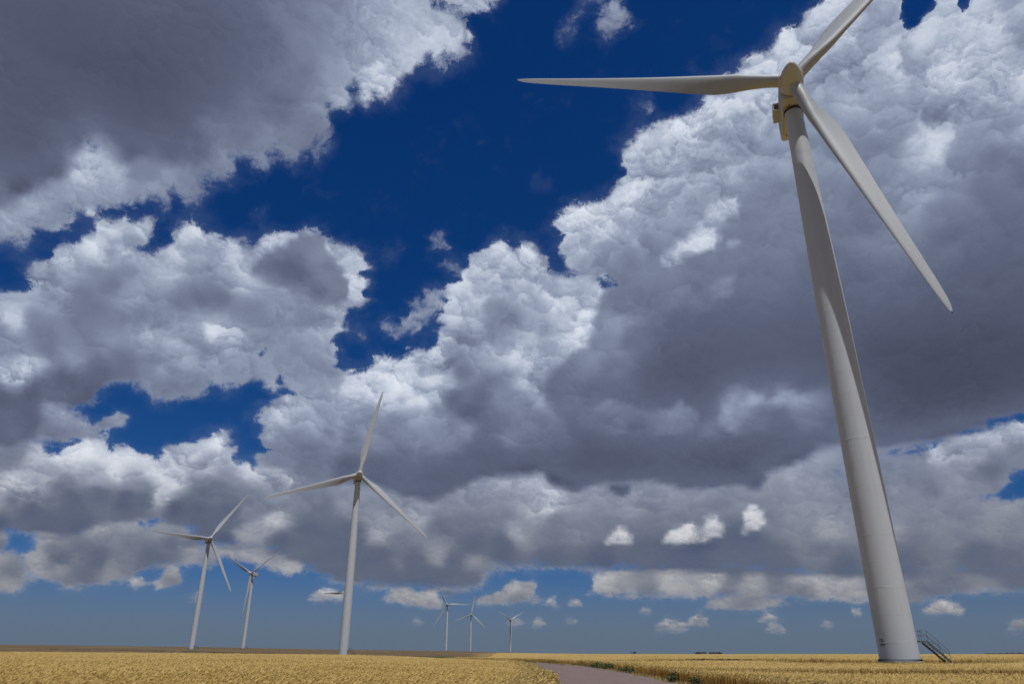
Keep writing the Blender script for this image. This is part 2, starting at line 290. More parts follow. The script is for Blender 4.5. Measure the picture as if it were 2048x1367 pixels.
# --- the heap on the left
cloud([(X0, 600), (0, 588), (30, 582), (50, 578), (74, 572), (58, 560), (50, 546), (66, 531), (95, 526), (98, 506), (118, 490), (155, 488), (162, 474), (194, 466), (198, 447), (220, 441), (234, 446), (250, 439), (272, 446),
       (292, 442), (306, 450), (304, 468), (312, 480), (298, 488), (290, 500), (298, 520), (316, 505), (342, 490), (366, 462), (358, 449), (374, 442), (400, 445), (422, 462), (442, 470), (452, 480), (490, 484),
       (495, 498), (514, 490), (530, 474), (560, 468), (590, 472), (612, 465), (642, 464), (656, 470), (662, 485), (690, 495), (712, 501), (730, 520), (739, 540), (730, 570), (734, 590), (720, 610), (694, 614),
       (690, 640), (694, 658), (664, 672), (668, 690), (672, 720), (690, 750), (650, 790), (590, 800), (575, 770), (540, 772), (512, 757), (492, 762), (450, 774), (430, 764), (410, 782), (372, 792), (340, 801), (320, 795), (290, 782), (270, 772), (250, 762), (215, 766), (196, 786),
       (186, 800), (165, 813), (140, 814), (100, 802), (60, 806), (0, 795), (X0, 790)],
      [(230, 458, .86), (208, 470, .82), (285, 460, .82), (250, 490, .72), (180, 485, .86), (200, 505, .74), (120, 508, .8), (75, 545, .8), (105, 535, .72), (120, 560, .62), (200, 540, .44), (230, 570, .38), (160, 590, .42), (190, 620, .4), (260, 540, .46), (290, 512, .7), (275, 500, .62),
       (380, 460, .88), (420, 478, .78), (400, 505, .66), (350, 505, .78), (320, 535, .68), (310, 560, .58), (390, 550, .48), (400, 595, .34), (360, 600, .4), (440, 595, .36), (470, 500, .84), (485, 520, .82), (490, 545, .72), (455, 545, .62), (540, 480, .76), (560, 482, .78), (500, 500, .5), (505, 530, .74),
       (700, 530, .82), (685, 505, .72), (720, 560, .78), (712, 600, .68), (680, 640, .64), (620, 625, .52), (640, 660, .6), (640, 710, .56), (660, 700, .6), (600, 720, .52), (560, 620, .54), (540, 600, .52), (500, 620, .46), (470, 650, .6), (425, 668, .82), (450, 690, .66), (400, 680, .58), (410, 700, .5), (455, 675, .7), (390, 640, .54), (330, 640, .56), (280, 620, .5),
       (255, 590, .56), (265, 590, .62), (230, 640, .44), (100, 590, .58), (115, 600, .66), (40, 600, .6), (25, 640, .74), (5, 660, .5), (80, 660, .42), (70, 640, .46), (130, 640, .46), (150, 670, .46), (90, 690, .38), (30, 700, .52), (40, 735, .76), (20, 745, .72), (70, 720, .6), (150, 700, .5), (220, 680, .52), (300, 680, .64), (350, 690, .7), (370, 720, .64), (340, 735, .58),
       (300, 720, .46), (250, 730, .34), (200, 745, .27), (130, 760, .23), (80, 770, .3), (60, 790, .22), (0, 785, .25), (330, 775, .46), (380, 772, .52), (440, 745, .54), (500, 735, .58), (540, 750, .56), (180, 785, .22), (580, 680, .52), (520, 660, .5), (-300, 680, .55)], 20, .3)
HOLES.append((np.array([(503, 706), (514, 695), (530, 684), (546, 690), (536, 708), (512, 722)], float), 7, .85))
HOLES.append((np.array([(548, 752), (560, 742), (572, 752), (566, 775), (552, 770)], float), 7, .7))
HOLES.append((np.array([(515, 745), (530, 735), (545, 742), (535, 755)], float), 8, .6))
# dark clump in front of it
cloud([(500, 552), (512, 520), (540, 500), (562, 492), (600, 470), (642, 466), (656, 478), (652, 500), (664, 522), (694, 550), (696, 600), (650, 612), (600, 592), (550, 566)],
      [(570, 530, .30), (600, 550, .29), (640, 585, .34), (620, 500, .43), (640, 510, .52), (655, 540, .44), (535, 540, .37), (520, 545, .46), (670, 590, .42), (650, 605, .47), (600, 585, .44), (560, 500, .44)], 11, .4)

# --- the great grey cloud overhead, top left
cloud([(X0, YT), (900, YT), (880, -60), (868, 0), (882, 18), (896, 24), (920, 42), (926, 60), (914, 90), (926, 100), (900, 108), (880, 100), (882, 130), (870, 136), (852, 105), (842, 132), (828, 150), (792, 164), (786, 184), (768, 196), (746, 186), (730, 202), (706, 166), (700, 202), (690, 212),
       (670, 205), (655, 215), (645, 228), (657, 255), (656, 280), (632, 300), (602, 306), (580, 318), (552, 300), (530, 326), (514, 332), (500, 310), (478, 308), (452, 312), (466, 345), (440, 352), (400, 350), (394, 382), (375, 388), (345, 376), (328, 402), (300, 400), (250, 406), (215, 411), (190, 416),
       (150, 410), (126, 430), (132, 445), (100, 460), (70, 472), (48, 492), (28, 486), (0, 480), (X0, 470)],
      [(200, 120, .16), (300, 200, .145), (100, 80, .18), (50, 250, .19), (0, 150, .2), (150, 200, .16), (350, 130, .17), (450, 100, .24), (500, 60, .26), (400, 60, .2), (430, 40, .27), (550, 100, .32), (600, 150, .4), (560, 220, .32), (450, 180, .24), (350, 270, .18), (250, 250, .155), (150, 270, .19), (60, 330, .18),
       (40, 370, .17), (0, 380, .36), (100, 340, .24), (0, 300, .22), (480, 270, .36), (400, 300, .3), (330, 308, .27), (270, 300, .22), (600, 250, .4), (640, 270, .4), (180, 325, .76), (230, 350, .7), (150, 360, .66), (200, 380, .6), (100, 385, .58), (60, 410, .62), (20, 440, .66), (60, 450, .6), (130, 420, .5), (280, 335, .46),
       (330, 355, .54), (290, 385, .56), (400, 340, .44), (450, 320, .48), (700, 60, .58), (650, 30, .48), (760, 40, .74), (800, 80, .84), (850, 30, .78), (740, 90, .7), (780, 120, .78), (720, 130, .6), (680, 160, .58), (740, 170, .8), (770, 180, .8), (800, 150, .82), (860, 80, .82), (890, 50, .8), (860, 110, .78), (640, 190, .5), (690, 190, .72), (620, 100, .44), (590, 30, .38),
       (0, 30, .22), (-300, 200, .2), (300, -300, .3), (700, -300, .6), (660, 120, .52), (560, 285, .46), (510, 310, .46)], 24, .6)
HOLES.append((np.array([(122, 315), (130, 305), (146, 308), (142, 324), (130, 324)], float), 6, .55))
HOLES.append((np.array([(166, 300), (180, 280), (200, 276), (208, 290), (190, 300), (178, 314)], float), 7, .7))
HOLES.append((np.array([(545, 245), (570, 230), (590, 250), (580, 272), (560, 262)], float), 9, .5))
HOLES.append((np.array([(620, 275), (640, 265), (650, 280), (635, 292)], float), 8, .5))
cloud([(880, YT), (890, -30), (893, 2), (905, 8), (930, 12), (950, 17), (975, 21), (986, 18), (1003, 10), (1010, -30), (1000, YT)], [(930, 0, .74), (975, 12, .7)], 13, .6)
# wisps
for o, l in (([(1150, 38), (1160, 20), (1180, 8), (1205, -4), (1215, -30), (1190, -40), (1170, 0)], .55), ([(1196, 45), (1212, 28), (1226, 8), (1242, -2), (1238, 30), (1256, 45), (1240, 64), (1222, 72), (1208, 58)], .56),
             ([(1122, 82), (1126, 45), (1138, 40), (1134, 82)], .4), ([(862, 500), (868, 478), (876, 462), (887, 464), (882, 482), (876, 500)], .55),
             ([(890, 530), (898, 520), (912, 524), (924, 540), (914, 548)], .5), ([(778, 520), (770, 505), (790, 500), (800, 512)], .35),
             ([(763, 652), (776, 645), (786, 654), (800, 646), (815, 630), (838, 619), (856, 614), (867, 624), (860, 645), (840, 656), (810, 661), (796, 672), (780, 668)], .56),
             ([(812, 608), (838, 594), (864, 583), (876, 588), (871, 606), (850, 610), (822, 613)], .54), ([(1066, 378), (1078, 368), (1094, 374), (1082, 382)], .34),
             ([(508, 442), (514, 424), (526, 426), (532, 440)], .42), ([(1274, 220), (1280, 204), (1294, 204), (1286, 220)], .36), ([(712, 660), (716, 645), (728, 660), (730, 672)], .36)):
    p = np.array(o, float)
    cx, cy = p.mean(0)
    cloud(o, [(cx, cy - 10, l + .06), (cx, cy + 10, l - .04)], 16, .9, .62 if l < .5 else .8)


def signed_distance(px, py, poly):
    """positive inside"""
    d2 = np.full(px.shape, 1e18)
    inside = np.zeros(px.shape, bool)
    n = len(poly)
    for i in range(n):
        ax, ay = poly[i]
        bx, by = poly[(i + 1) % n]
        ex, ey = bx - ax, by - ay
        t = np.clip(((px - ax) * ex + (py - ay) * ey) / (ex * ex + ey * ey + 1e-9), 0, 1)
        d2 = np.minimum(d2, (px - ax - t * ex) ** 2 + (py - ay - t * ey) ** 2)
        cond = ((ay > py) != (by > py)) & (px < (bx - ax) * (py - ay) / (by - ay + 1e-12) + ax)
        inside ^= cond
    return np.where(inside, 1, -1) * np.sqrt(d2)


def smooth01(x):
    x = np.clip(x, 0, 1)
    return x * x * (3 - 2 * x)


AZ_MAX = R(46.5)
EL_MAX = R(52.0)
ROWS, COLS = 124, 250
ROW_POW = 0.66
el_rows = EL_MAX * (np.arange(ROWS) / (ROWS - 1)) ** (1 / ROW_POW)
az_cols = -AZ_MAX + 2 * AZ_MAX * np.arange(COLS) / (COLS - 1)
AZg, ELg = np.meshgrid(az_cols, el_rows)
dx, dy, dz = np.cos(ELg) * np.sin(AZg), np.cos(ELg) * np.cos(AZg), np.sin(ELg)
fw = dy * math.cos(PITCH) + dz * math.sin(PITCH)
up = -dy * math.sin(PITCH) + dz * math.cos(PITCH)
fw = np.maximum(fw, 0.25)
PX = np.clip(1024 + FOCAL_PX * dx / fw, X0 + 50, X1 - 50)
PY = np.clip(683.5 - FOCAL_PX * up / fw, YT + 50, 1400)
cover = np.zeros_like(PX)
light = np.full_like(PX, 0.5)
softf = np.full_like(PX, 0.4)
for poly, pts, w, soft, dens in CLOUDS:
    x0, y0 = poly.min(0) - 4 * w
    x1, y1 = poly.max(0) + 4 * w
    sel = (PX >= x0) & (PX <= x1) & (PY >= y0) & (PY <= y1)
    if not sel.any():
        continue
    px, py = PX[sel], PY[sel]
    sd = signed_distance(px, py, poly)
    c = np.clip(0.5 + sd / (4 * w), 0, 1) * dens
    num = np.zeros_like(px)
    den = np.zeros_like(px)
    P = np.array(pts, float)
    if len(P) > 1:
        nn = np.sort(np.hypot(P[:, None, 0] - P[None, :, 0], P[:, None, 1] - P[None, :, 1]), axis=1)[:, 1:3].mean(1)
    else:
        nn = np.array([20.0])
    for (lx, ly, lv), q in zip(pts, nn):
        wgt = 1.0 / ((px - lx) ** 2 + (py - ly) ** 2 + (0.42 * q) ** 2) ** 1.9
        num += wgt * lv
        den += wgt
    lum = num / den
    a = smooth01((sd + w * 0.6) / (w * 0.9))
    m = np.maximum(a, (c > cover[sel]).astype(float) * 0.6)
    light[sel] = light[sel] * (1 - a) + lum * a
    only = (c > cover[sel]) & (a < 0.02)
    tmp = light[sel]
    tmp[only] = lum[only]
    light[sel] = tmp
    softf[sel] = softf[sel] * (1 - m) + soft * m
    cover[sel] = np.maximum(cover[sel], c)
light = np.interp(light, [0, .12, .2, .3, .4, .5, .7, .85, 1.0], [.0, .12, .20, .31, .41, .505, .71, .90, 1.03])
light = np.clip(light, 0, 1)
# the shaded undersides are smooth
ker = np.exp(-0.5 * (np.arange(-8, 9) / 3.2) ** 2)
ker /= ker.sum()
blur = np.pad(light, 8, mode='edge')
blur = np.apply_along_axis(lambda v_: np.convolve(v_, ker, mode='valid'), 0, blur)
blur = np.apply_along_axis(lambda v_: np.convolve(v_, ker, mode='valid'), 1, blur)
kb = smooth01((0.40 - np.maximum(blur, light)) / 0.14)
light = light * (1 - kb) + blur * kb
# local contrast, so that lit tops stand clear of the shade beneath them
light = np.clip(light + (0.42 * np.maximum(light - blur, 0) + 0.14 * np.minimum(light - blur, 0)) * (1 - kb), 0.05, 1)
for poly, w, k in HOLES:
    sd = signed_distance(PX, PY, poly)
    cut = np.clip(0.5 - sd / (4 * w), 0, 1)
    cover = cover * (1 - k) + np.minimum(cover, cut) * k

WARP_A, WARP_B, _ = 0.024, 0.017, 0
PUFF = (0.31, 0.23, 0.20, 0.12)
CLOUD_RAMP = [(0.0, (.036, .043, .072)), (0.15, (.066, .077, .122)), (0.3, (.108, .129, .200)), (0.5, (.200, .236, .335)),
              (0.7, (.312, .360, .475)), (0.85, (.430, .487, .605)), (1.0, (.555, .610, .715))]
LOW_RAMP = [(0.0, (.062, .086, .150)), (0.2, (.082, .108, .180)), (0.35, (.128, .149, .205)), (0.5, (.215, .229, .272)),
            (0.7, (.330, .336, .362)), (1.0, (.500, .490, .500))]

# ------------------------------------------------------------------ world: blue sky + clouds
world = bpy.data.worlds.new('World')
scene.world = world
world.use_nodes = True
nt = world.node_tree
nt.nodes.clear()
g = G(nt)
out = g.node('ShaderNodeOutputWorld')
bg = g.node('ShaderNodeBackground')
nt.links.new(bg.outputs[0], out.inputs['Surface'])
tc = g.node('ShaderNodeTexCoord')
D = tc.outputs['Generated']
x, y, z = g.sep(D)
el = g.m('ARCSINE', g.m('MAXIMUM', z, -0.2))
az = g.m('ARCTAN2', x, y)

# noise space: finer towards the horizon, where the clouds are farther off
zc = g.m('MAXIMUM', z, 0.0)
s = g.m('POWER', g.add(zc, 0.25), -0.46)
Q = g.vm('SCALE', D, scale=s)

warp1 = g.vm('SUBTRACT', g.noise(Q, 13.0, 6.0, 0.58, out=1), (0.5, 0.5, 0.5))
warp2 = g.vm('SUBTRACT', g.noise(Q, 46.0, 5.0, 0.6, out=1), (0.5, 0.5, 0.5))
invs = g.m('POWER', s, -1.9)
w1x, w1y, _ = g.sep(warp1)
w2x, w2y, _ = g.sep(warp2)
wx = g.mul(g.add(g.mul(w1x, WARP_A), g.mul(w2x, WARP_B)), invs)
wy = g.mul(g.add(g.mul(w1y, WARP_A), g.mul(w2y, WARP_B)), invs)
azw = g.add(az, wx)
elw = g.add(el, wy)
# beyond the measured half of the sky the same cloud field is carried on, mirrored
u = g.m('PINGPONG', g.add(azw, AZ_MAX), 2 * AZ_MAX)
u = g.mul(u, 1 / (2 * AZ_MAX))
v = g.m('POWER', g.m('MAXIMUM', g.mul(elw, 1 / EL_MAX), 0.0), ROW_POW)
vr = g.mul(v, ROWS - 1)
uuu = g.comb(u, u, u)
field = None
for r in range(ROWS):
    cn = g.node('ShaderNodeRGBCurve')
    mp = cn.mapping
    for ch, arr in ((0, cover), (1, light), (2, softf)):
        cv = mp.curves[ch]
        row = arr[r]
        xs = np.arange(COLS) / (COLS - 1)
        # keep only the points a straight line could not replace
        keep = [0]
        for i in range(1, COLS - 1):
            j = keep[-1]
            t = (xs[i] - xs[j]) / (xs[i + 1] - xs[j])
            if abs(row[j] + (row[i + 1] - row[j]) * t - row[i]) > 0.006 or i - j > 8:
                keep.append(i)
        keep.append(COLS - 1)
        cv.points[0].location = (0, float(row[0]))
        cv.points[1].location = (1, float(row[-1]))
        for i in keep[1:-1]:
            cv.points.new(float(xs[i]), float(row[i]))
    mp.update()
    g.put(cn.inputs['Color'], uuu)
    if field is None:
        field = cn.outputs[0]
    else:
        f = g.sub(vr, float(r - 1), clamp=True)
        field = g.mix(f, field, cn.outputs[0])
fs = g.node('ShaderNodeSeparateColor')
g.put(fs.inputs[0], field)
C, L, S = fs.outputs
# undersides fray, sunlit tops are crisp
S = g.add(S, g.remap(L, 0.42, 0.66, 0.28, 0.0), clamp=True)
# low decks: brighter tops over darker flat bases
lowd = g.remap(el, 0.12, 0.30, 1.0, 0.0)
L = g.mixf(lowd, L, g.mad(g.sub(L, 0.40), 1.20, 0.425))
# fewer clouds behind the viewer
C = g.mul(C, g.remap(g.m('ABSOLUTE', az), 1.0, 1.6, 1.0, 0.6))
C = g.mul(C, g.remap(el, 0.95, 1.2, 1.0, 0.5))

# billowy relief: heaps upon heaps.  Every smooth-voronoi cell is one rounded puff; its own position
# inside the puff tells which way its surface turns, so each puff is lit on the side facing the sun
tang = g.vm('NORMALIZE', g.vm('SUBTRACT', (0.0, 0.0, 1.0), g.vm('SCALE', D, scale=z)))
tang = g.vm('NORMALIZE', g.vm('ADD', tang, (0.30, 0.0, 0.0)))


def puffs(vec, scale, smooth):
    n = g.node('ShaderNodeTexVoronoi', voronoi_dimensions='3D', feature='SMOOTH_F1')
    g.put(n.inputs['Vector'], vec)
    n.inputs['Scale'].default_value = scale
    n.inputs['Detail'].default_value = 0.0
    n.inputs['Smoothness'].default_value = smooth
    n.inputs['Randomness'].default_value = 1.0
    r = g.vm('SCALE', g.vm('SUBTRACT', vec, n.outputs['Position']), scale=scale)
    return g.vm('DOT_PRODUCT', r, tang), g.vm('DOT_PRODUCT', r, r)


Qa = g.vm('ADD', Q, g.vm('SCALE', warp1, scale=0.085))
Qb = g.vm('ADD', Qa, g.vm('SCALE', warp2, scale=0.030))
lit0, d0 = puffs(Qa, 6.0, 0.4)
lit1, d1 = puffs(Qa, 12.0, 0.35)
lit2, d2 = puffs(Qb, 27.0, 0.30)
lit3, d3 = puffs(Qb, 60.0, 0.28)
lit4, d4 = puffs(Qb, 125.0, 0.25)
big = g.mad(lit0, 0.16, g.mad(lit1, PUFF[0], g.mul(lit2, PUFF[1])))
small = g.mad(lit2, 0.07, g.mad(lit3, PUFF[2], g.mul(lit4, PUFF[3])))
bulge = g.sub(0.30, g.mad(d1, 0.25, g.mad(d2, 0.35, g.mad(d3, 0.25, g.mul(d4, 0.15)))))
fine = g.sub(g.noise(Qb, 55.0, 6.0, 0.62), 0.5)
mid = g.sub(g.noise(Qa, 16.0, 4.0, 0.5), 0.5)

torn = g.sub(g.noise(Qa, 25.0, 7.0, 0.68), 0.5)
low = g.remap(el, 0.05, 0.22, 1.0, 0.0)
edge = g.add(C, g.mul(fine, g.mixf(S, 0.07, 0.62)))
edge = g.add(edge, g.mul(mid, g.mixf(S, 0.04, 0.55)))
edge = g.add(edge, g.mul(torn, g.mixf(S, 0.0, 0.85)))
edge = g.add(edge, g.mul(bulge, g.mixf(S, 0.62, 0.15)))
wid = g.add(g.mixf(S, 0.03, 0.21), g.mul(low, 0.05))
alpha = g.remap(edge, g.sub(0.5, wid), g.add(0.5, wid))
# how much texture a portion shows: plenty in the sun, little in the flat shaded bases
tex = g.remap(L, 0.24, 0.85, 0.06, 1.0)
tex2 = g.remap(L, 0.15, 0.6, 0.25, 1.0)
tex = g.mul(tex, g.remap(S, 0.2, 0.65, 1.0, 0.5))
# crisp turrets in some places, smooth misty stretches in others
patch = g.remap(g.noise(Qa, 7.0, 3.0, 0.5), 0.40, 0.60, 0.35, 1.0)
Lp = g.add(L, g.mul(big, tex))
Lp = g.add(Lp, g.mul(g.mul(small, g.remap(L, 0.45, 0.85, 0.12, 1.0)), patch))
Lp = g.add(Lp, g.mul(g.mul(mid, 0.12), tex2))
Lp = g.add(Lp, g.mul(g.mul(fine, 0.08), tex2))
# thin rims let the sun through
rim = g.remap(edge, 0.46, 0.66, 1.0, 0.0)
Lp = g.add(Lp, g.mul(rim, 0.06))
# the ramps leave head room above full sun, so that the brightest heaps keep their modelling
Lr = g.mul(Lp, 0.78)
ccol = g.ramp(Lr, [(p * 0.78, c_) for p, c_ in CLOUD_RAMP] + [(1.0, (.74, .785, .87))])
clow = g.ramp(Lr, [(p * 0.78, c_) for p, c_ in LOW_RAMP] + [(1.0, (.60, .59, .60))])
# low clouds are seen through kilometres of warm haze
hz = g.remap(el, 0.05, 0.29, 1.0, 0.0)
ccol = g.mix(hz, ccol, clow)

sky = g.node('ShaderNodeTexSky', sky_type='NISHITA')
sky.sun_disc = False
sky.sun_elevation = SUN_EL
sky.sun_rotation = math.pi - SUN_AZ
sky.altitude = 1400.0
sky.air_density = 1.0
sky.dust_density = 1.0
sky.ozone_density = 1.0
skyc = g.vm('SCALE', sky.outputs[0], scale=0.1)
# the photograph was taken through a polarising filter: deeper, more saturated blue
sr, sg, sb = g.sep(skyc)
sr = g.mul(g.m('POWER', sr, 1.80), 0.254)
sg = g.mul(g.m('POWER', sg, 1.05), 0.252)
sb = g.mul(g.m('POWER', sb, 0.80), 0.43)
blue = g.mix(g.remap(el, 0.0, 0.11, 0.85, 0.0), g.comb(sr, sg, sb), (0.117, 0.162, 0.218))
# thin veils of vapour trailing off round the clouds
veil = g.mul(g.remap(g.add(C, g.add(g.mul(mid, 0.9), g.mul(fine, 0.5))), 0.05, 0.62), 0.16)
blue = g.mix(veil, blue, (0.20, 0.25, 0.38))
final = g.mix(alpha, blue, ccol)
final = g.vm('SCALE', final, scale=10.0)
g.put(bg.inputs['Color'], final)
bg.inputs['Strength'].default_value = 0.1
# ------------------------------------------------------------------ materials
def material(name, rough=0.6, spec=0.4):
    m = bpy.data.materials.new(name)
    m.use_nodes = True
    t = m.node_tree
    b = t.nodes['Principled BSDF']
    b.inputs['Roughness'].default_value = rough
    b.inputs['Specular IOR Level'].default_value = spec
    return m, G(t), b


def noisy(name, c0, c1, scale, rough=0.6, spec=0.4, detail=6.0, stretch=(1, 1, 1), lo=0.35, hi=0.65, bump=0.0, bscale=None):
    m, q, b = material(name, rough, spec)
    tcn = q.node('ShaderNodeTexCoord')
    vec = q.vm('MULTIPLY', tcn.outputs['Object'], stretch)
    f = q.remap(q.noise(vec, scale, detail, 0.6), lo, hi)
    q.put(b.inputs['Base Color'], q.mix(f, c0, c1))
    if bump:
        bn = q.node('ShaderNodeBump')
        bn.inputs['Strength'].default_value = bump
        bn.inputs['Distance'].default_value = 0.02
        q.put(bn.inputs['Height'], q.noise(vec, bscale or scale * 6, 4.0, 0.6))
        q.put(b.inputs['Normal'], bn.outputs[0])
    return m


M = {}
# painted steel of the tower: faint vertical rain streaks and dust
m, q, b = material('white_tower_paint', 0.42, 0.35)
tcn = q.node('ShaderNodeTexCoord')
st = q.vm('MULTIPLY', tcn.outputs['Object'], (3.0, 3.0, 0.07))
f1 = q.remap(q.noise(st, 1.6, 6.0, 0.65), 0.42, 0.75)
f2 = q.remap(q.noise(tcn.outputs['Object'], 0.35, 5.0, 0.6), 0.35, 0.7)
c = q.mix(q.mul(f1, 0.32), (.425, .455, .500), (.35, .368, .39))
c = q.mix(q.mul(f2, 0.25), c, (.39, .412, .45))
q.put(b.inputs['Base Color'], c)
q.put(b.inputs['Roughness'], q.mixf(f2, 0.38, 0.52))
M['tower'] = m
# blades: pale, with grime along the span
m, q, b = material('white_blade_gelcoat', 0.45, 0.35)
tcn = q.node('ShaderNodeTexCoord')
st = q.vm('MULTIPLY', tcn.outputs['Object'], (1.2, 1.2, 0.12))
f1 = q.remap(q.noise(st, 1.3, 6.0, 0.62), 0.42, 0.72)
q.put(b.inputs['Base Color'], q.mix(q.mul(f1, 0.35), (.305, .325, .352), (.26, .272, .285)))
M['blade'] = m
# nacelle and spinner: a little greasy
m, q, b = material('cream_nacelle_shell', 0.45, 0.35)
tcn = q.node('ShaderNodeTexCoord')
f1 = q.remap(q.noise(tcn.outputs['Object'], 0.7, 6.0, 0.65), 0.5, 0.8)
f3 = q.remap(q.noise(q.vm('MULTIPLY', tcn.outputs['Object'], (3, .5, 3)), 1.1, 5.0, 0.7), 0.6, 0.78)
c = q.mix(q.mul(f1, 0.35), (.40, .40, .395), (.33, .31, .27))
c = q.mix(q.mul(f3, 0.4), c, (.30, .24, .16))
q.put(b.inputs['Base Color'], c)
M['nacelle'] = m
M['dark'] = noisy('dark_grease', (.025, .023, .02), (.05, .045, .04), 3.0, 0.7)
M['bolt'] = noisy('dark_bolt', (.02, .02, .022), (.04, .04, .042), 9.0, 0.55)
M['steel'] = noisy('galvanised_steel', (.055, .057, .058), (.09, .092, .092), 6.0, 0.6, 0.4)
M['paint'] = noisy('black_marking', (.015, .015, .017), (.03, .03, .032), 14.0, 0.6)
M['concrete'] = noisy('concrete', (.30, .28, .25), (.40, .38, .34), 2.0, 0.9, 0.2)


# ------------------------------------------------------------------ mesh helpers
def link_mesh(name, verts, faces, mat, parent=None, smooth=False, loc=(0, 0, 0)):
    me = bpy.data.meshes.new(name)
    me.from_pydata([tuple(map(float, v)) for v in verts], [], faces)
    me.update()
    if smooth:
        me.polygons.foreach_set('use_smooth', [True] * len(me.polygons))
    me.materials.append(mat)
    o = bpy.data.objects.new(name, me)
    COL.objects.link(o)
    o.parent = parent
    o.location = loc
    return o


def bm_obj(name, bm, mat, parent=None, smooth=False):
    bmesh.ops.recalc_face_normals(bm, faces=bm.faces)
    me = bpy.data.meshes.new(name)
    bm.to_mesh(me)
    bm.free()
    if smooth:
        me.polygons.foreach_set('use_smooth', [True] * len(me.polygons))
    me.materials.append(mat)
    o = bpy.data.objects.new(name, me)
    COL.objects.link(o)
    o.parent = parent
    return o


def add_box(bm, c, size, rot=None, bevel=0.0):
    geo = bmesh.ops.create_cube(bm, size=1.0)
    vs = geo['verts']
    mat = Matrix.Diagonal((*size, 1))
    if rot is not None:
        mat = rot.to_4x4() @ mat
    bmesh.ops.transform(bm, matrix=Matrix.Translation(c) @ mat, verts=vs)
    if bevel:
        es = list({e for v in vs for e in v.link_edges})
        bmesh.ops.bevel(bm, geom=es, offset=bevel, segments=2, affect='EDGES', profile=0.5)


def add_bar(bm, a, b_, r, sides=8):
    a, b_ = Vector(a), Vector(b_)
    d = b_ - a
    quat = d.to_track_quat('Z', 'Y').to_matrix().to_4x4()
    geo = bmesh.ops.create_cone(bm, cap_ends=True, segments=sides, radius1=r, radius2=r, depth=d.length)
    bmesh.ops.transform(bm, matrix=Matrix.Translation((a + b_) / 2) @ quat, verts=geo['verts'])


def add_plank(bm, a, b_, w, h):
    """a rectangular bar, h measured upwards"""
    a, b_ = Vector(a), Vector(b_)
    d = (b_ - a).normalized()
    side = d.cross(Vector((0, 0, 1))).normalized()
    upv = side.cross(d)
    rot = Matrix((side, d, upv)).transposed()
    add_box(bm, (a + b_) / 2, (w, (b_ - a).length, h), rot)


def lathe(profile, seg=64, caps=True):
    """profile: list of (radius, z)"""
    verts, faces = [], []
    for (r, z) in profile:
        for k in range(seg):
            t = 2 * math.pi * k / seg
            verts.append((r * math.cos(t), r * math.sin(t), z))
    for i in range(len(profile) - 1):
        for k in range(seg):
            k2 = (k + 1) % seg
            faces.append((i * seg + k, i * seg + k2, (i + 1) * seg + k2, (i + 1) * seg + k))
    if caps:
        faces.append(tuple(reversed(range(seg))))
        n = len(profile) - 1
        faces.append(tuple(n * seg + k for k in range(seg)))
    return verts, faces


def tag(o, label=None, cat=None, group=None, kind=None):
    if label: o['label'] = label
    if cat: o['category'] = cat
    if group: o['group'] = group
    if kind: o['kind'] = kind
    return o


# ------------------------------------------------------------------ terrain
# height of the land by bearing and distance (metres, camera stands at 0)
EDGE_Y = [0, 20, 50, 60, 85, 100, 120, 140, 200, 300, 400, 600, 880, 1100, 1450, 1850, 2100, 3000, 4000, 9000, 30000]
TERR = {
    -0.653: [0, 0, .20, .30, .5, .65, .8, .95, 1.25, 1.5, 2.3, 5.6, 10.5, 12.9, 12.5, 8, 6, 0, -6, -20, -90],
    -0.410: [0, 0, .15, .20, .38, .48, .58, .66, .9, 1.08, 1.9, 4.7, 7.2, 10.0, 9.5, 7, 5, 0, -6, -20, -90],
    -0.213: [0, 0, .0, .05, .13, .17, .22, .26, .36, .42, .6, 2.4, 4.6, 6.3, 6.9, 6.2, 5, 0, -6, -20, -90],
    -0.085: [0, 0, -.05, -.1, -.12, -.14, -.15, -.15, -.15, .1, .6, 2.0, 3.6, 4.7, 5.6, 5.7, 5.0, 0, -6, -20, -90],
    0.000: [0, 0, -.1, -.1, -.08, -.05, -.03, -.02, 0, .15, .32, .7, 1.2, 1.7, 2.5, 3.1, 3.3, 0, -6, -20, -90],
    0.110: [0, 0, -.1, -.1, -.08, -.05, -.02, 0, .2, .3, .32, .30, .1, -.2, -.6, -1.0, -1.3, -2.5, -5, -20, -90],
    0.265: [0, 0, -.22, -.2, 0, .15, .2, .22, .3, .33, .33, .28, 0, -.3, -.8, -1.3, -1.6, -3, -5, -20, -90],
    0.653: [0, 0, -.24, -.2, .12, .35, .36, .36, .34, .33, .33, .28, 0, -.3, -.8, -1.3, -1.6, -3, -5, -20, -90],
}
T_AZ = np.array([math.atan(k) for k in TERR])
T_LY = np.log(np.array(EDGE_Y, float) + 30.0)
T_Z = np.array(list(TERR.values()), float)
MAIN_XY = (43.62, 88.46)


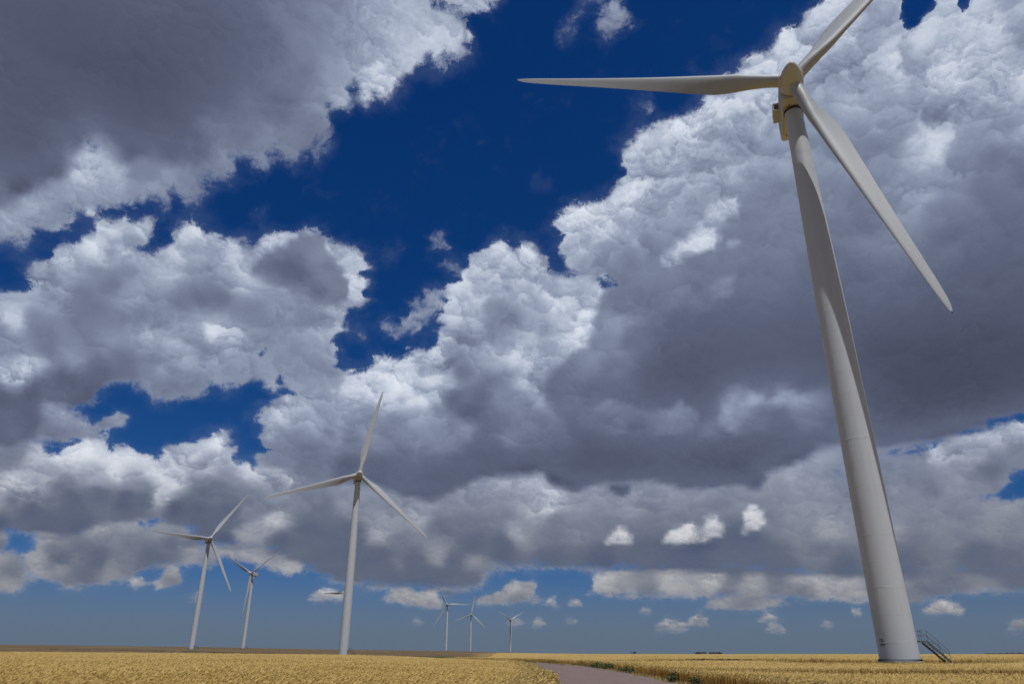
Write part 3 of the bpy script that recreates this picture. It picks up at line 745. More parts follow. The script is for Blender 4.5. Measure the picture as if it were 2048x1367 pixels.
def terrain(px, py):
    px = np.asarray(px, float)
    py = np.asarray(py, float)
    a = np.clip(np.arctan2(px, np.abs(py) + 1e-6), T_AZ[0], T_AZ[-1])
    d = np.hypot(px, py) * np.cos(a)
    d = np.where(py < 0, d * 0.15, d)
    ly = np.log(np.clip(d, 0, 29000) + 30.0)
    ia = np.clip(np.searchsorted(T_AZ, a) - 1, 0, len(T_AZ) - 2)
    il = np.clip(np.searchsorted(T_LY, ly) - 1, 0, len(T_LY) - 2)
    fa = (a - T_AZ[ia]) / (T_AZ[ia + 1] - T_AZ[ia])
    fl = np.clip((ly - T_LY[il]) / (T_LY[il + 1] - T_LY[il]), 0, 1)
    z_ = (T_Z[ia, il] * (1 - fa) * (1 - fl) + T_Z[ia + 1, il] * fa * (1 - fl) + T_Z[ia, il + 1] * (1 - fa) * fl + T_Z[ia + 1, il + 1] * fa * fl)
    rm = np.hypot(px - MAIN_XY[0], py - MAIN_XY[1])
    k = smooth01(1 - (rm - 2.5) / 5.0)
    return z_ * (1 - k) + 0.74 * k


# land use, by position
ROAD_C = [(5.4, -60), (5.4, 12), (6.0, 27), (7.0, 42), (7.1, 60), (7.0, 95), (5.6, 122), (1.5, 148), (-6, 178), (-18, 215), (-34, 255), (-60, 300), (-110, 360), (-190, 430), (-300, 500)]
ROAD_HW = 4.2
BRANCH_C = [(8, 128), (18, 131), (30, 124), (40, 112), (44, 100)]
TRACK_C = [(14, 62.0), (26, 58.0), (40, 55.5), (60, 54.0), (95, 52)]
LANE_C = [(20, 113), (35, 104), (60, 98), (100, 93)]


def seg_dist(px, py, pts):
    d = np.full(np.shape(px), 1e9)
    for (ax, ay), (bx, by) in zip(pts[:-1], pts[1:]):
        ex, ey = bx - ax, by - ay
        t = np.clip(((px - ax) * ex + (py - ay) * ey) / (ex * ex + ey * ey), 0, 1)
        d = np.minimum(d, np.hypot(px - ax - t * ex, py - ay - t * ey))
    return d


def wobble(px, py, k, amp):
    return amp * (np.sin(px * k * 1.3 + py * k * .7 + 1.1) + np.sin(px * k * 2.9 - py * k * 2.1 + .4) * .6 + np.sin(px * k * 6.1 + py * k * 5.3) * .35) / 1.95


def wheat_depth(px, py):
    """metres inside the standing wheat, negative outside"""
    d = seg_dist(px, py, ROAD_C) - ROAD_HW - 0.6
    d = np.minimum(d, seg_dist(px, py, BRANCH_C) - 2.2)
    # a narrow trodden track between two wheat strips, fading out towards the road
    d = np.minimum(d, np.where(px > 13, seg_dist(px, py, TRACK_C) - 6.0 * smooth01((px - 13) / 12.0), 9.0))
    d = np.minimum(d, seg_dist(px, py, LANE_C) - 4.6)
    d = np.minimum(d, np.hypot((px - MAIN_XY[0]) / 1.25, py - MAIN_XY[1] - 3.5) - 9.5)
    # the clearing on the far side of the road
    for (cx, cy, rx, ry) in ((46, 190, 12, 10), (80, 185, 16, 9)):
        d = np.minimum(d, (np.hypot((px - cx) / rx, (py - cy) / ry) - 1) * ry)
    # crest where the left hand field ends
    a = np.arctan2(px, np.maximum(py, 1.0))
    far = np.interp(a, [-.60, -.40, -.21, -.1, -.03, -.018, .06], [300, 300, 342, 238, 228, 700, 1400])
    d = np.minimum(d, (far - np.hypot(px, py)))
    for (tx, ty) in ((-75.21, 349.81),):
        d = np.minimum(d, np.hypot(px - tx, py - ty) - 3.2)
    # the crop stops short of the photographer and well behind him
    r0 = np.hypot(px, py)
    d = np.minimum(d, r0 - 9.0)
    d = np.minimum(d, (R(108) - np.abs(np.arctan2(px, py))) * r0 * 0.8)
    return d + wobble(px, py, 0.35, 0.45)


# ground: one polar sheet out to the horizon
def polar_sheet(name, radii, angs, zfun, mat, closed):
    nr, na = len(radii), len(angs)
    RR, AA = np.meshgrid(radii, angs, indexing='ij')
    px, py = RR * np.sin(AA), RR * np.cos(AA)
    pz = zfun(px, py)
    verts = np.stack([px.ravel(), py.ravel(), pz.ravel()], 1)
    faces = []
    ks = range(na if closed else na - 1)
    for i in range(nr - 1):
        for k in ks:
            k2 = (k + 1) % na
            faces.append((i * na + k, i * na + k2, (i + 1) * na + k2, (i + 1) * na + k))
    return verts, faces


m, q, b = material('soil_and_far_fields', 0.95, 0.1)
geo = q.node('ShaderNodeNewGeometry')
pos = geo.outputs['Position']
gx, gy, gz = q.sep(pos)
n1 = q.noise(pos, 0.9, 8.0, 0.65)
n2 = q.noise(q.vm('MULTIPLY', pos, (1, 1, 0)), 0.012, 5.0, 0.6)
n3 = q.noise(q.vm('MULTIPLY', pos, (1, 1, 0)), 0.06, 6.0, 0.65)
soil = q.mix(q.remap(n1, .35, .65), (.10, .072, .042), (.17, .125, .07))
soil = q.mix(q.mul(q.remap(n3, .45, .7), .6), soil, (.085, .082, .03))
# fallow hill: brown with paler and greener patches
fallow = q.mix(q.remap(n3, .3, .7), (.090, .060, .033), (.125, .086, .048))
fallow = q.mix(q.mul(q.remap(n2, .5, .68), .8), fallow, (.20, .145, .095))
fallow = q.mix(q.mul(q.remap(n3, .57, .68), .8), fallow, (.055, .064, .022))
dist = q.vm('LENGTH', q.vm('MULTIPLY', pos, (1, 1, 0)))
ang = q.m('ARCTAN2', gx, gy)
isfar = q.remap(dist, 222, 240)
# far golden land to the right of the brown hill
gold = q.mix(q.remap(n3, .3, .7), (.19, .13, .05), (.24, .17, .068))
edge_a = q.add(ang, q.mul(q.sub(n2, .5), .05))
right = q.remap(q.add(edge_a, q.remap(dist, 600, 2200, 0.0, -0.12, smooth=False)), -0.06, -0.035)
# a green strip along the foot of the hill
gstrip = q.mul(q.remap(q.m('ABSOLUTE', q.sub(dist, q.mad(q.noise(pos, 0.02, 3.0), 40.0, 285.0))), 30, 60, 1.0, 0.0), q.remap(ang, -0.22, -0.14))
farc = q.mix(right, fallow, gold)
farc = q.mix(q.mul(gstrip, q.remap(ang, -0.02, 0.01, 1.0, 0.0)), farc, (.040, .052, .016))
q.put(b.inputs['Base Color'], q.mix(isfar, soil, farc))
M['ground'] = m
radii = np.concatenate([[0.01], np.geomspace(1.0, 26000, 230)])
angs = np.concatenate([np.linspace(-R(62), R(62), 260), np.linspace(R(62), 2 * math.pi - R(62), 60)[1:-1]])
verts, faces = polar_sheet('ground', radii, angs, terrain, None, True)
tag(link_mesh('ground', verts, faces, M['ground'], smooth=True), kind='structure')


# gravel road: a ribbon lying on the land
def resample(pts, step):
    out_ = []
    P = [Vector((*p, 0)) for p in pts]
    n = len(P)
    for i in range(n - 1):
        p0, p1, p2, p3 = P[max(i - 1, 0)], P[i], P[i + 1], P[min(i + 2, n - 1)]
        k = max(2, int((p2 - p1).length / step))
        for j in range(k):
            t = j / k
            out_.append(0.5 * ((2 * p1) + (p2 - p0) * t + (2 * p0 - 5 * p1 + 4 * p2 - p3) * t * t + (3 * p1 - p0 - 3 * p2 + p3) * t ** 3))
    out_.append(P[-1])
    return out_


def ribbon(name, pts, hw, mat, lift, wob=0.25, step=1.5, nx=9):
    C_ = resample(pts, step)
    verts, faces = [], []
    for i, p in enumerate(C_):
        d = (C_[min(i + 1, len(C_) - 1)] - C_[max(i - 1, 0)]).normalized()
        nrm = Vector((d.y, -d.x, 0))
        e = hw + wob * (math.sin(i * .7) + math.sin(i * 1.9 + 1) * .6)
        for k in range(nx):
            t = -1 + 2 * k / (nx - 1)
            qq = p + nrm * (t * e)
            crown = 0.05 * (1 - t * t) - (0.035 if abs(t) == 1 else 0)
            verts.append((qq.x, qq.y, float(terrain(qq.x, qq.y)) + lift + crown))
    for i in range(len(C_) - 1):
        for k in range(nx - 1):
            a = i * nx + k
            faces.append((a, a + 1, a + nx + 1, a + nx))
    return link_mesh(name, verts, faces, mat, smooth=True)


m, q, b = material('pinkish_gravel', 0.95, 0.15)
geo = q.node('ShaderNodeNewGeometry')
pos = geo.outputs['Position']
n1 = q.noise(pos, 9.0, 6.0, 0.75)
n2 = q.noise(q.vm('MULTIPLY', pos, (1.0, .12, 1)), 0.8, 5.0, 0.6)
c = q.mix(q.remap(n1, .3, .7), (.108, .080, .072), (.212, .160, .145))
c = q.mix(q.mul(q.remap(n2, .45, .7), .5), c, (.15, .098, .088))
n4 = q.noise(pos, 2.2, 6.0, 0.7)
c = q.mix(q.mul(q.remap(n4, .5, .68), .6), c, (.085, .064, .062))
v_ = q.voro(pos, 14.0, 1.0, .5, 2.0, feature='F1')
c = q.mix(q.mul(q.remap(v_, .0, .2, 1.0, 0.0), .35), c, (.30, .25, .24))
q.put(b.inputs['Base Color'], c)
bn = q.node('ShaderNodeBump')
bn.inputs['Strength'].default_value = 0.6
bn.inputs['Distance'].default_value = 0.03
q.put(bn.inputs['Height'], n1)
q.put(b.inputs['Normal'], bn.outputs[0])
M['gravel'] = m
tag(ribbon('road', ROAD_C, ROAD_HW, M['gravel'], 0.02), kind='structure')
tag(ribbon('path', BRANCH_C, 1.9, M['gravel'], 0.016, 0.15), kind='structure')


# ------------------------------------------------------------------ wheat
m, q, b = material('ripe_wheat', 0.8, 0.15)
att = q.node('ShaderNodeAttribute', attribute_name='tone')
geo = q.node('ShaderNodeNewGeometry')
pos = q.vm('MULTIPLY', geo.outputs['Position'], (1, 1, 0))
big = q.noise(pos, 0.06, 5.0, 0.6)
tone = q.add(att.outputs['Fac'], q.mul(q.sub(big, .5), .7))
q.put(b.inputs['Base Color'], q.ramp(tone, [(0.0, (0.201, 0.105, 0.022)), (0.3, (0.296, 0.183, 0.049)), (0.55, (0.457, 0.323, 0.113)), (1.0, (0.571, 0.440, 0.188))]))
b.inputs['Transmission Weight'].default_value = 0.0
M['wheat'] = m
m, q, b = material('wheat_canopy', 0.9, 0.1)
geo = q.node('ShaderNodeNewGeometry')
pos = q.vm('MULTIPLY', geo.outputs['Position'], (1, 1, 0))
a1 = q.noise(pos, 2.2, 8.0, 0.75)
a2 = q.noise(pos, 0.06, 5.0, 0.6)
a3 = q.noise(q.vm('MULTIPLY', pos, (.35, 1, 0)), 0.35, 5.0, 0.65)
att = q.node('ShaderNodeAttribute', attribute_name='tone')
tone = q.add(q.mul(q.remap(a1, .25, .75), .55), q.add(q.mul(q.sub(a2, .5), .6), q.mul(a3, .45)))
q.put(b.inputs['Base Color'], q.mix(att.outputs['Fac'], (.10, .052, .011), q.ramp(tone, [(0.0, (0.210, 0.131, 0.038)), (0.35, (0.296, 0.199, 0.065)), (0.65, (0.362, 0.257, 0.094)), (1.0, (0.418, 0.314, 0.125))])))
M['canopy'] = m

WHEAT_H = 0.74


def canopy_z(px, py):
    d = wheat_depth(px, py)
    r_ = np.hypot(px, py)
    lift = np.interp(r_, [0, 60, 200, 500], [.635, .665, .70, .72])
    bumps = rng.normal(0, 1, px.shape) * np.interp(r_, [10, 60, 200, 600], [.022, .03, .045, .06])
    k = smooth01((d - .35) / 1.5)
    return terrain(px, py) - 0.05 * (1 - k) + (lift + bumps) * k


radii = np.geomspace(8, 900, 330)
angs = np.concatenate([np.linspace(-R(112), -R(52), 110)[:-1], np.linspace(-R(52), R(52), 420), np.linspace(R(52), R(112), 110)[1:]])
verts, faces = polar_sheet('wheat_field', radii, angs, canopy_z, None, False)
dd = wheat_depth(verts[:, 0], verts[:, 1]) > 0
faces = [f for f in faces if dd[f[0]] or dd[f[1]] or dd[f[2]] or dd[f[3]]]
canopy = (verts, faces)

# stalks with ears, scattered evenly in bearing and in log distance: dense near, sparse far
N = 580000
aa = rng.uniform(-R(50), R(50), N)
rr = np.exp(rng.uniform(math.log(10), math.log(260), N))
aw = rng.uniform(R(50), R(110), 170000) * rng.choice([-1, 1], 170000)
aa = np.concatenate([aa, aw])
rr = np.concatenate([rr, np.exp(rng.uniform(math.log(9), math.log(160), 170000))])
# plus the cut faces of the wheat along road and clearings
bx, by = rr * np.sin(aa), rr * np.cos(aa)
dep = wheat_depth(bx, by)
keep = dep > 0.05
Ne = 900000
ae = rng.uniform(-R(44), R(44), Ne)
re_ = np.exp(rng.uniform(math.log(20), math.log(260), Ne))
ex_, ey_ = re_ * np.sin(ae), re_ * np.cos(ae)
de = wheat_depth(ex_, ey_)
ke = (de > 0.02) & (de < 1.3)
bx, by, dep = np.concatenate([bx[keep], ex_[ke]]), np.concatenate([by[keep], ey_[ke]]), np.concatenate([dep[keep], de[ke]])
n = len(bx)
br = np.hypot(bx, by)
bz = terrain(bx, by)
size = np.interp(br, [14, 30, 80, 150, 260], [.5, .7, 1.15, 1.8, 2.8])
patch = np.sin(bx * .21 + by * .13) * np.sin(by * .17 - bx * .07 + 1.0)
hgt = WHEAT_H * rng.normal(1.0, .075, n) + .05 * patch - .12 * np.exp(-dep / .35) * rng.uniform(0, 1, n)
ear = rng.uniform(.08, .15, n) * np.minimum(size, 1.6)
wid_ = rng.uniform(.016, .03, n) * size
th_ = rng.uniform(0, 2 * math.pi, n)
lean = rng.normal(0, .09, n) + .07
la = rng.normal(.6, .7, n)
tx, ty = np.cos(th_), np.sin(th_)
ox, oy = np.cos(la) * lean, np.sin(la) * lean
droop = rng.uniform(.02, .10, n)
V = np.zeros((n, 6, 3))


def setp(i, side, wk, hz_, ok):
    V[:, i, 0] = bx + tx * side * wk + ox * ok + np.cos(la) * droop * (ok > 1.05)
    V[:, i, 1] = by + ty * side * wk + oy * ok + np.sin(la) * droop * (ok > 1.05)
    V[:, i, 2] = hz_


stem_bottom = bz + np.where(dep < 1.3, 0.0, .35)
edge_ = dep < 1.3
sw = np.where(edge_, .55, .16)
setp(0, -1, wid_ * sw, stem_bottom, 0)
setp(1, 1, wid_ * sw, stem_bottom, 0)
setp(2, 1, wid_ * (sw * .6 + .2), bz + hgt - ear, .8)
setp(3, -1, wid_ * (sw * .6 + .2), bz + hgt - ear, .8)
setp(4, 1, wid_ * .62, bz + hgt - ear * .35, 1.0)
setp(5, 0, wid_ * 0, bz + hgt, 1.3)
idx = np.arange(n)[:, None] * 6
quads = idx + np.array([0, 1, 2, 3])
tri = np.concatenate([idx + np.array([3, 2, 4]), idx + np.array([3, 4, 5])], 0)
loops = np.concatenate([quads.ravel(), tri.ravel()])
starts = np.concatenate([np.arange(n) * 4, n * 4 + np.arange(2 * n) * 3])
tot = np.concatenate([np.full(n, 4), np.full(2 * n, 3)])
cv_, cf_ = canopy
nb = n * 6
cl = np.array(cf_, int) + nb
loops = np.concatenate([loops, cl.ravel()])
starts = np.concatenate([starts, n * 4 + 2 * n * 3 + np.arange(len(cf_)) * 4])
tot = np.concatenate([tot, np.full(len(cf_), 4)])
allv = np.concatenate([V.reshape(-1, 3), cv_])
me = bpy.data.meshes.new('wheat_field')
me.vertices.add(len(allv))
me.vertices.foreach_set('co', allv.astype(np.float32).ravel())
me.loops.add(len(loops))
me.loops.foreach_set('vertex_index', loops.astype(np.int32))
me.polygons.add(len(starts))
me.polygons.foreach_set('loop_start', starts.astype(np.int32))
me.polygons.foreach_set('loop_total', tot.astype(np.int32))
mi = np.zeros(len(starts), np.int32)
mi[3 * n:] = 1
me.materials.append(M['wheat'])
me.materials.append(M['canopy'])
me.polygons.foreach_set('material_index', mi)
at = me.attributes.new('tone', 'FLOAT', 'POINT')
tone_b = np.clip(rng.normal(.62, .10, n), 0, 1)
tone = np.zeros(len(allv), np.float32)
tv = np.repeat(tone_b[:, None], 6, 1)
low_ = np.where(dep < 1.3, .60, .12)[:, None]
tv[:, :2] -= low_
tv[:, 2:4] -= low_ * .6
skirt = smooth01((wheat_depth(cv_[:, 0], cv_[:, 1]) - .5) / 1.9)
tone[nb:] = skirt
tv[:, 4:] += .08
tone[:nb] = tv.ravel()
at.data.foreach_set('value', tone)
me.update()
me.validate()
wheat = bpy.data.objects.new('wheat_field', me)
COL.objects.link(wheat)
tag(wheat, 'ripe golden wheat standing across the whole foreground', 'wheat', kind='stuff')

# ------------------------------------------------------------------ wind turbines
HUB_H = 80.0
BLADE_R = 45.0
OVERHANG = 4.2
TILT = R(5)
CONE = R(1.5)


def tower_radius(z_):
    return float(np.interp(z_, [0, 24, 44, 61, 77.6], [2.10, 1.98, 1.86, 1.56, 1.28]))


def section(r):
    """blade section at radius r: chord, thickness, twist (rad), pitch-axis position in chord, sweep of the axis"""
    ch = np.interp(r, [1.4, 2.6, 4.0, 6.0, 8.5, 11.0, 14.0, 18.0, 24.0, 30.0, 36.0, 41.0, 43.5, 44.6, 45.0],
                   [1.95, 1.95, 2.02, 2.45, 3.10, 3.38, 3.22, 2.85, 2.30, 1.85, 1.45, 1.10, .80, .42, .12])
    tr = np.interp(r, [1.4, 2.6, 4.0, 6.0, 8.5, 11.0, 14.0, 20.0, 30.0, 45.0], [1.0, 1.0, .93, .66, .44, .34, .29, .25, .21, .17])
    tw = np.interp(r, [1.4, 6.0, 10.0, 15.0, 22.0, 30.0, 38.0, 45.0], [17, 16, 13, 9.0, 5.5, 2.6, .8, -.4])
    ax = np.interp(r, [1.4, 2.6, 6.0, 11.0, 20.0, 45.0], [.5, .5, .40, .29, .28, .30])
    return float(ch), float(tr), R(float(tw) + 2.0), float(ax)


def blade_mesh():
    radii_ = np.concatenate([np.linspace(1.35, 6, 10), np.linspace(6.5, 20, 24), np.linspace(21, 43, 24), [43.8, 44.4, 44.75, 44.93, 45.0]])
    nsec = 40
    verts, faces = [], []
    for r in radii_:
        ch, tr, tw, ax = section(r)
        roundness = float(smooth01(1 - (r - 2.2) / 7.0))
        pre = 0.9 * ((r / BLADE_R) ** 2.2)           # slight pre-bend upwind
        for k in range(nsec):
            t = 2 * math.pi * k / nsec
            # ellipse for the root, airfoil farther out
            xc = 0.5 * (1 + math.cos(t))
            sgn = 1 if math.sin(t) >= 0 else -1
            yt = 5 * tr * (0.2969 * math.sqrt(xc) - 0.1260 * xc - 0.3516 * xc ** 2 + 0.2843 * xc ** 3 - 0.1015 * xc ** 4) if False else \
                5 * tr * (0.2969 * math.sqrt(max(1 - xc, 0)) - 0.1260 * (1 - xc) - 0.3516 * (1 - xc) ** 2 + 0.2843 * (1 - xc) ** 3 - 0.1036 * (1 - xc) ** 4)
            # xc = 1 is the leading edge
            camber = 0.035 * 4 * xc * (1 - xc) * (1 - roundness)
            ya = sgn * yt - camber
            ye = 0.5 * tr * math.sin(t)
            yy = ya * (1 - roundness) + ye * roundness
            cx = (xc - (1 - ax)) * ch                # towards the leading edge
            cy = yy * ch                             # towards upwind
            verts.append((cx * math.cos(tw) - cy * math.sin(tw), cx * math.sin(tw) + cy * math.cos(tw) + pre, r))
    nr = len(radii_)
    for i in range(nr - 1):
        for k in range(nsec):
            k2 = (k + 1) % nsec
            faces.append((i * nsec + k, i * nsec + k2, (i + 1) * nsec + k2, (i + 1) * nsec + k))
    faces.append(tuple(range(nsec)))
    faces.append(tuple((nr - 1) * nsec + k for k in reversed(range(nsec))))
    return verts, faces


def axis_matrix(psi):
    """columns: rotor right, upwind axis, up"""
    nax = Vector((math.sin(psi) * math.cos(TILT), -math.cos(psi) * math.cos(TILT), math.sin(TILT)))
    e1 = Vector((math.cos(psi), math.sin(psi), 0))
    e2 = nax.cross(e1)
    if e2.z < 0:
        e2 = -e2
    return e1, nax, e2


def place_rotor(nac, spin, blades, psi, phi):
    e1, nax, e2 = axis_matrix(psi)
    hub = Vector((0, 0, HUB_H)) + nax * OVERHANG
    # nacelle mesh: x right, y upwind, z up, origin at the hub centre (not rolled, so its side follows the yaw)
    basis = Matrix((e1, nax, e2)).transposed().to_4x4()
    nac.matrix_local = Matrix.Translation(hub) @ basis
    roll = Matrix.Rotation(-phi, 4, 'Y') if False else None
    def blade_basis(a):
        rad = e2 * math.cos(a) + e1 * math.sin(a)
        tan = -e2 * math.sin(a) + e1 * math.cos(a)         # direction of travel = leading edge
        radc = (rad * math.cos(CONE) + nax * math.sin(CONE)).normalized()
        up_ = (nax - radc * nax.dot(radc)).normalized()
        return Matrix((tan, up_, radc)).transposed().to_4x4()
    b0 = blade_basis(phi)
    rad0 = e2 * math.cos(phi) + e1 * math.sin(phi)
    tan0 = -e2 * math.sin(phi) + e1 * math.cos(phi)
    spin.matrix_local = Matrix.Translation(hub) @ Matrix((tan0, nax, rad0)).transposed().to_4x4()
    for k, bl in enumerate(blades):
        bl.matrix_local = Matrix.Translation(hub) @ blade_basis(phi + k * 2 * math.pi / 3)


def make_turbine():
    root = bpy.data.objects.new('wind_turbine', None)
    COL.objects.link(root)
    # tower: cans welded together; the weld beads stand a little proud
    prof = []
    zt, top = 0.0, 77.6
    step_ = 2.93
    seams = [1.95 + step_ * k for k in range(26) if 1.95 + step_ * k < top - .5]
    prof.append((tower_radius(0) + .0, 0.0))
    for i, zz in enumerate(seams):
        r = tower_radius(zz)
        flange = i in (8, 17)
        bh, bo = (.05, .016) if flange else (.03, .011)
        if i % 2 == 1:
            bh, bo = bh * .7, bo * .8
        prof += [(r, zz - bh), (r + bo, zz - bh * .5), (r + bo, zz + bh * .5), (r, zz + bh)]
    prof.append((tower_radius(top), top))
    v, f = lathe(prof, 96)
    tw = link_mesh('tower', v, f, M['tower'], root)
    tw.data.polygons.foreach_set('use_smooth', [True] * len(tw.data.polygons))
    tw.data.set_sharp_from_angle(angle=R(12))
    # base flange with anchor bolts
    v, f = lathe([(2.30, -.10), (2.30, .02), (2.12, .02), (2.12, .10)], 96)
    fl = link_mesh('base_flange', v, f, M['concrete'], root)
    bm = bmesh.new()
    add_box(bm, (0, 0, .11), (.07, .07, .26), bevel=.01)
    add_box(bm, (0, 0, .17), (.105, .105, .07), bevel=.012)
    bolt = bm_obj('bolt', bm, M['bolt'], fl)
    nb_ = 64
    for k in range(nb_):
        o = bolt if k == 0 else bolt.copy()
        if k:
            COL.objects.link(o)
            o.parent = fl
        t = 2 * math.pi * k / nb_
        o.location = (2.22 * math.cos(t), 2.22 * math.sin(t), 0)
        o.rotation_euler = (0, 0, t)
    v, f = lathe([(1.36, 77.58), (1.40, 77.59), (1.40, 77.80), (1.36, 77.95)], 64)
    link_mesh('yaw_ring', v, f, M['dark'], root, True)
    # nacelle, built round the hub centre: x right, y upwind, z up.  A rounded shell, tapering at the rear
    verts, faces = [], []
    stations = [(-1.55, 1.25, -1.35, 1.30), (-1.75, 1.55, -1.75, 1.65), (-2.3, 1.66, -2.0, 1.9), (-4.2, 1.70, -2.1, 2.0), (-8.6, 1.70, -2.05, 2.0), (-10.6, 1.66, -1.75, 1.95), (-11.35, 1.58, -1.45, 1.8), (-11.6, 1.3, -1.15, 1.5)]
    ns = 40
    for (yy, hw, zb, zt_) in stations:
        zc_, hh = (zb + zt_) / 2, (zt_ - zb) / 2
        for k in range(ns):
            t = 2 * math.pi * (k + .5) / ns
            ct, st_ = math.cos(t), math.sin(t)
            e = 0.22                                  # superellipse: nearly a box with soft edges
            verts.append((hw * math.copysign(abs(ct) ** e, ct), yy, zc_ + hh * math.copysign(abs(st_) ** e, st_)))
    for i in range(len(stations) - 1):
        for k in range(ns):
            k2 = (k + 1) % ns
            faces.append((i * ns + k, (i + 1) * ns + k, (i + 1) * ns + k2, i * ns + k2))
    faces.append(tuple(range(ns)))
    faces.append(tuple((len(stations) - 1) * ns + k for k in reversed(range(ns))))
    nac = link_mesh('nacelle', verts, faces, M['nacelle'], root)
    for p in nac.data.polygons:
        p.use_smooth = len(p.vertices) == 4
    nac.data.set_sharp_from_angle(angle=R(35))
    # cooling duct on the nacelle's left shoulder: an open box of thin walls
    bm = bmesh.new()
    cx, cz, w_, h_ = -2.1, 1.0, .85, 1.35
    for (px_, pz_, sx, sz) in ((cx, cz + h_ / 2, w_ + .12, .12), (cx, cz - h_ / 2, w_ + .12, .12), (cx - w_ / 2, cz, .12, h_ - .12), (cx + w_ / 2, cz, .12, h_ - .12)):
        add_box(bm, (px_, -7.2, pz_), (sx, 3.0, sz), bevel=.04)
    cool = bm_obj('cooler', bm, M['nacelle'], nac)
    bm = bmesh.new()
    add_box(bm, (cx, -8.3, cz), (w_ - .13, .2, h_ - .13))
    bm_obj('radiator', bm, M['dark'], nac)
    # underside hatch and a pair of drain fittings
    bm = bmesh.new()
    add_box(bm, (0, -3.05, -2.085), (2.3, .05, .05))
    add_box(bm, (-1.35, -6.4, -2.06), (.03, 6.4, .04))
    add_box(bm, (1.35, -6.4, -2.06), (.03, 6.4, .04))
    bm_obj('hatch_seam', bm, M['dark'], nac)
    fit = None
    for (px_, py_) in ((-.55, -2.75), (.7, -2.6), (-.9, -9.6), (.8, -9.6)):
        if fit is None:
            bm = bmesh.new()
            add_box(bm, (0, 0, 0), (.16, .16, .14), bevel=.02)
            fit = o = bm_obj('fitting', bm, M['dark'], nac)
        else:
            o = fit.copy()
            COL.objects.link(o)
            o.parent = nac
        o.location = (px_, py_, -2.06)
    # spinner: x along blade travel, y upwind, z along the first blade
    prof = [(0.03, 3.62), (.20, 3.58), (.38, 3.46), (.60, 3.20), (.86, 2.82), (1.12, 2.30), (1.36, 1.70), (1.56, 1.05), (1.70, .4), (1.77, -.2), (1.76, -.9), (1.70, -1.25), (1.58, -1.44), (1.3, -1.46)]
    v, f = lathe(prof, 64)
    v = [(a, c_, -b_) for (a, b_, c_) in v]           # turn so that the nose points along +y
    sp = link_mesh('spinner', v, f, M['nacelle'], root, True)
    sp.data.flip_normals() if False else None
    # blade root collars belong to the spinner
    v, f = lathe([(1.10, 1.15), (1.10, 1.70), (1.06, 1.78), (1.0, 1.78)], 40)
    col = link_mesh('blade_collar', v, f, M['nacelle'], sp, True)
    for k in range(3):
        o = col if k == 0 else col.copy()
        if k:
            COL.objects.link(o)
            o.parent = sp
        o.matrix_local = Matrix.Rotation(k * 2 * math.pi / 3, 4, 'Y')
    v, f = blade_mesh()
    bl = link_mesh('blade', v, f, M['blade'], root, True)
    v2, f2 = lathe([(.05, 44.92), (.07, 45.0), (.05, 45.16), (.01, 45.2)], 12)
    v2 = [(a - .02, b_ + .9, c_) for (a, b_, c_) in v2]
    tip = link_mesh('tip_receptor', v2, f2, M['dark'], bl, True)
    blades = [bl]
    for k in range(2):
        o = bl.copy()
        COL.objects.link(o)
        o.parent = root
        t2 = tip.copy()
        COL.objects.link(t2)
        t2.parent = o
        blades.append(o)
    # access stair on the right hand side: platform, stringers, treads, rails
    stair = bpy.data.objects.new('access_stair', None)
    COL.objects.link(stair)
    stair.parent = root
    sa = R(12.0)                                      # heading of the flight
    stair.rotation_euler = (0, 0, sa)
    pa = R(-14.0)                                     # the landing sits on the door side
    stair.location = (2.48 * math.cos(pa) - 2.605 * math.cos(sa), 2.48 * math.sin(pa) - 2.605 * math.sin(sa), 0)
    W = 0.85
    x_start, plat, ztop = 1.98, 1.25, 2.12
    x_edge = x_start + plat
    run = 2.5
    bm = bmesh.new()
    add_box(bm, ((x_start + x_edge) / 2, 0, ztop - .07), (plat, W + .1, .14), bevel=.01)
    bm_obj('platform', bm, M['steel'], stair)
    bm = bmesh.new()
    for s_ in (-1, 1):
        add_plank(bm, (x_edge - .06, s_ * (W / 2 + .03), ztop - .16), (x_edge + run, s_ * (W / 2 + .03), -.12), .05, .24)
    bm_obj('stringer', bm, M['steel'], stair)
    bm = bmesh.new()
    add_box(bm, (0, 0, 0), (.25, W, .045), bevel=.006)
    tread = bm_obj('tread', bm, M['steel'], stair)
    nt_ = 9
    for k in range(nt_):
        o = tread if k == 0 else tread.copy()
        if k:
            COL.objects.link(o)
            o.parent = stair
        t = (k + .7) / (nt_ + .3)
        o.location = (x_edge + run * t - .05, 0, (ztop - .1) * (1 - t) - .02)
    for s_ in (-1, 1):
        bm = bmesh.new()
        y_ = s_ * (W / 2 + .05)
        H_ = 1.05
        pts = [(x_start + .15, y_, ztop), (x_edge - .04, y_, ztop), (x_edge + run * .5, y_, ztop * .5), (x_edge + run * .98, y_, .02)]
        for p in pts:
            add_bar(bm, p, (p[0], p[1], p[2] + H_), .022)
        for hh in (H_, H_ * .52):
            tops = [(p[0], p[1], p[2] + hh) for p in pts]
            for a_, b2 in zip(tops[:-1], tops[1:]):
                add_bar(bm, a_, b2, .022)
        bm_obj('handrail', bm, M['steel'], stair)
    return root, nac, sp, blades


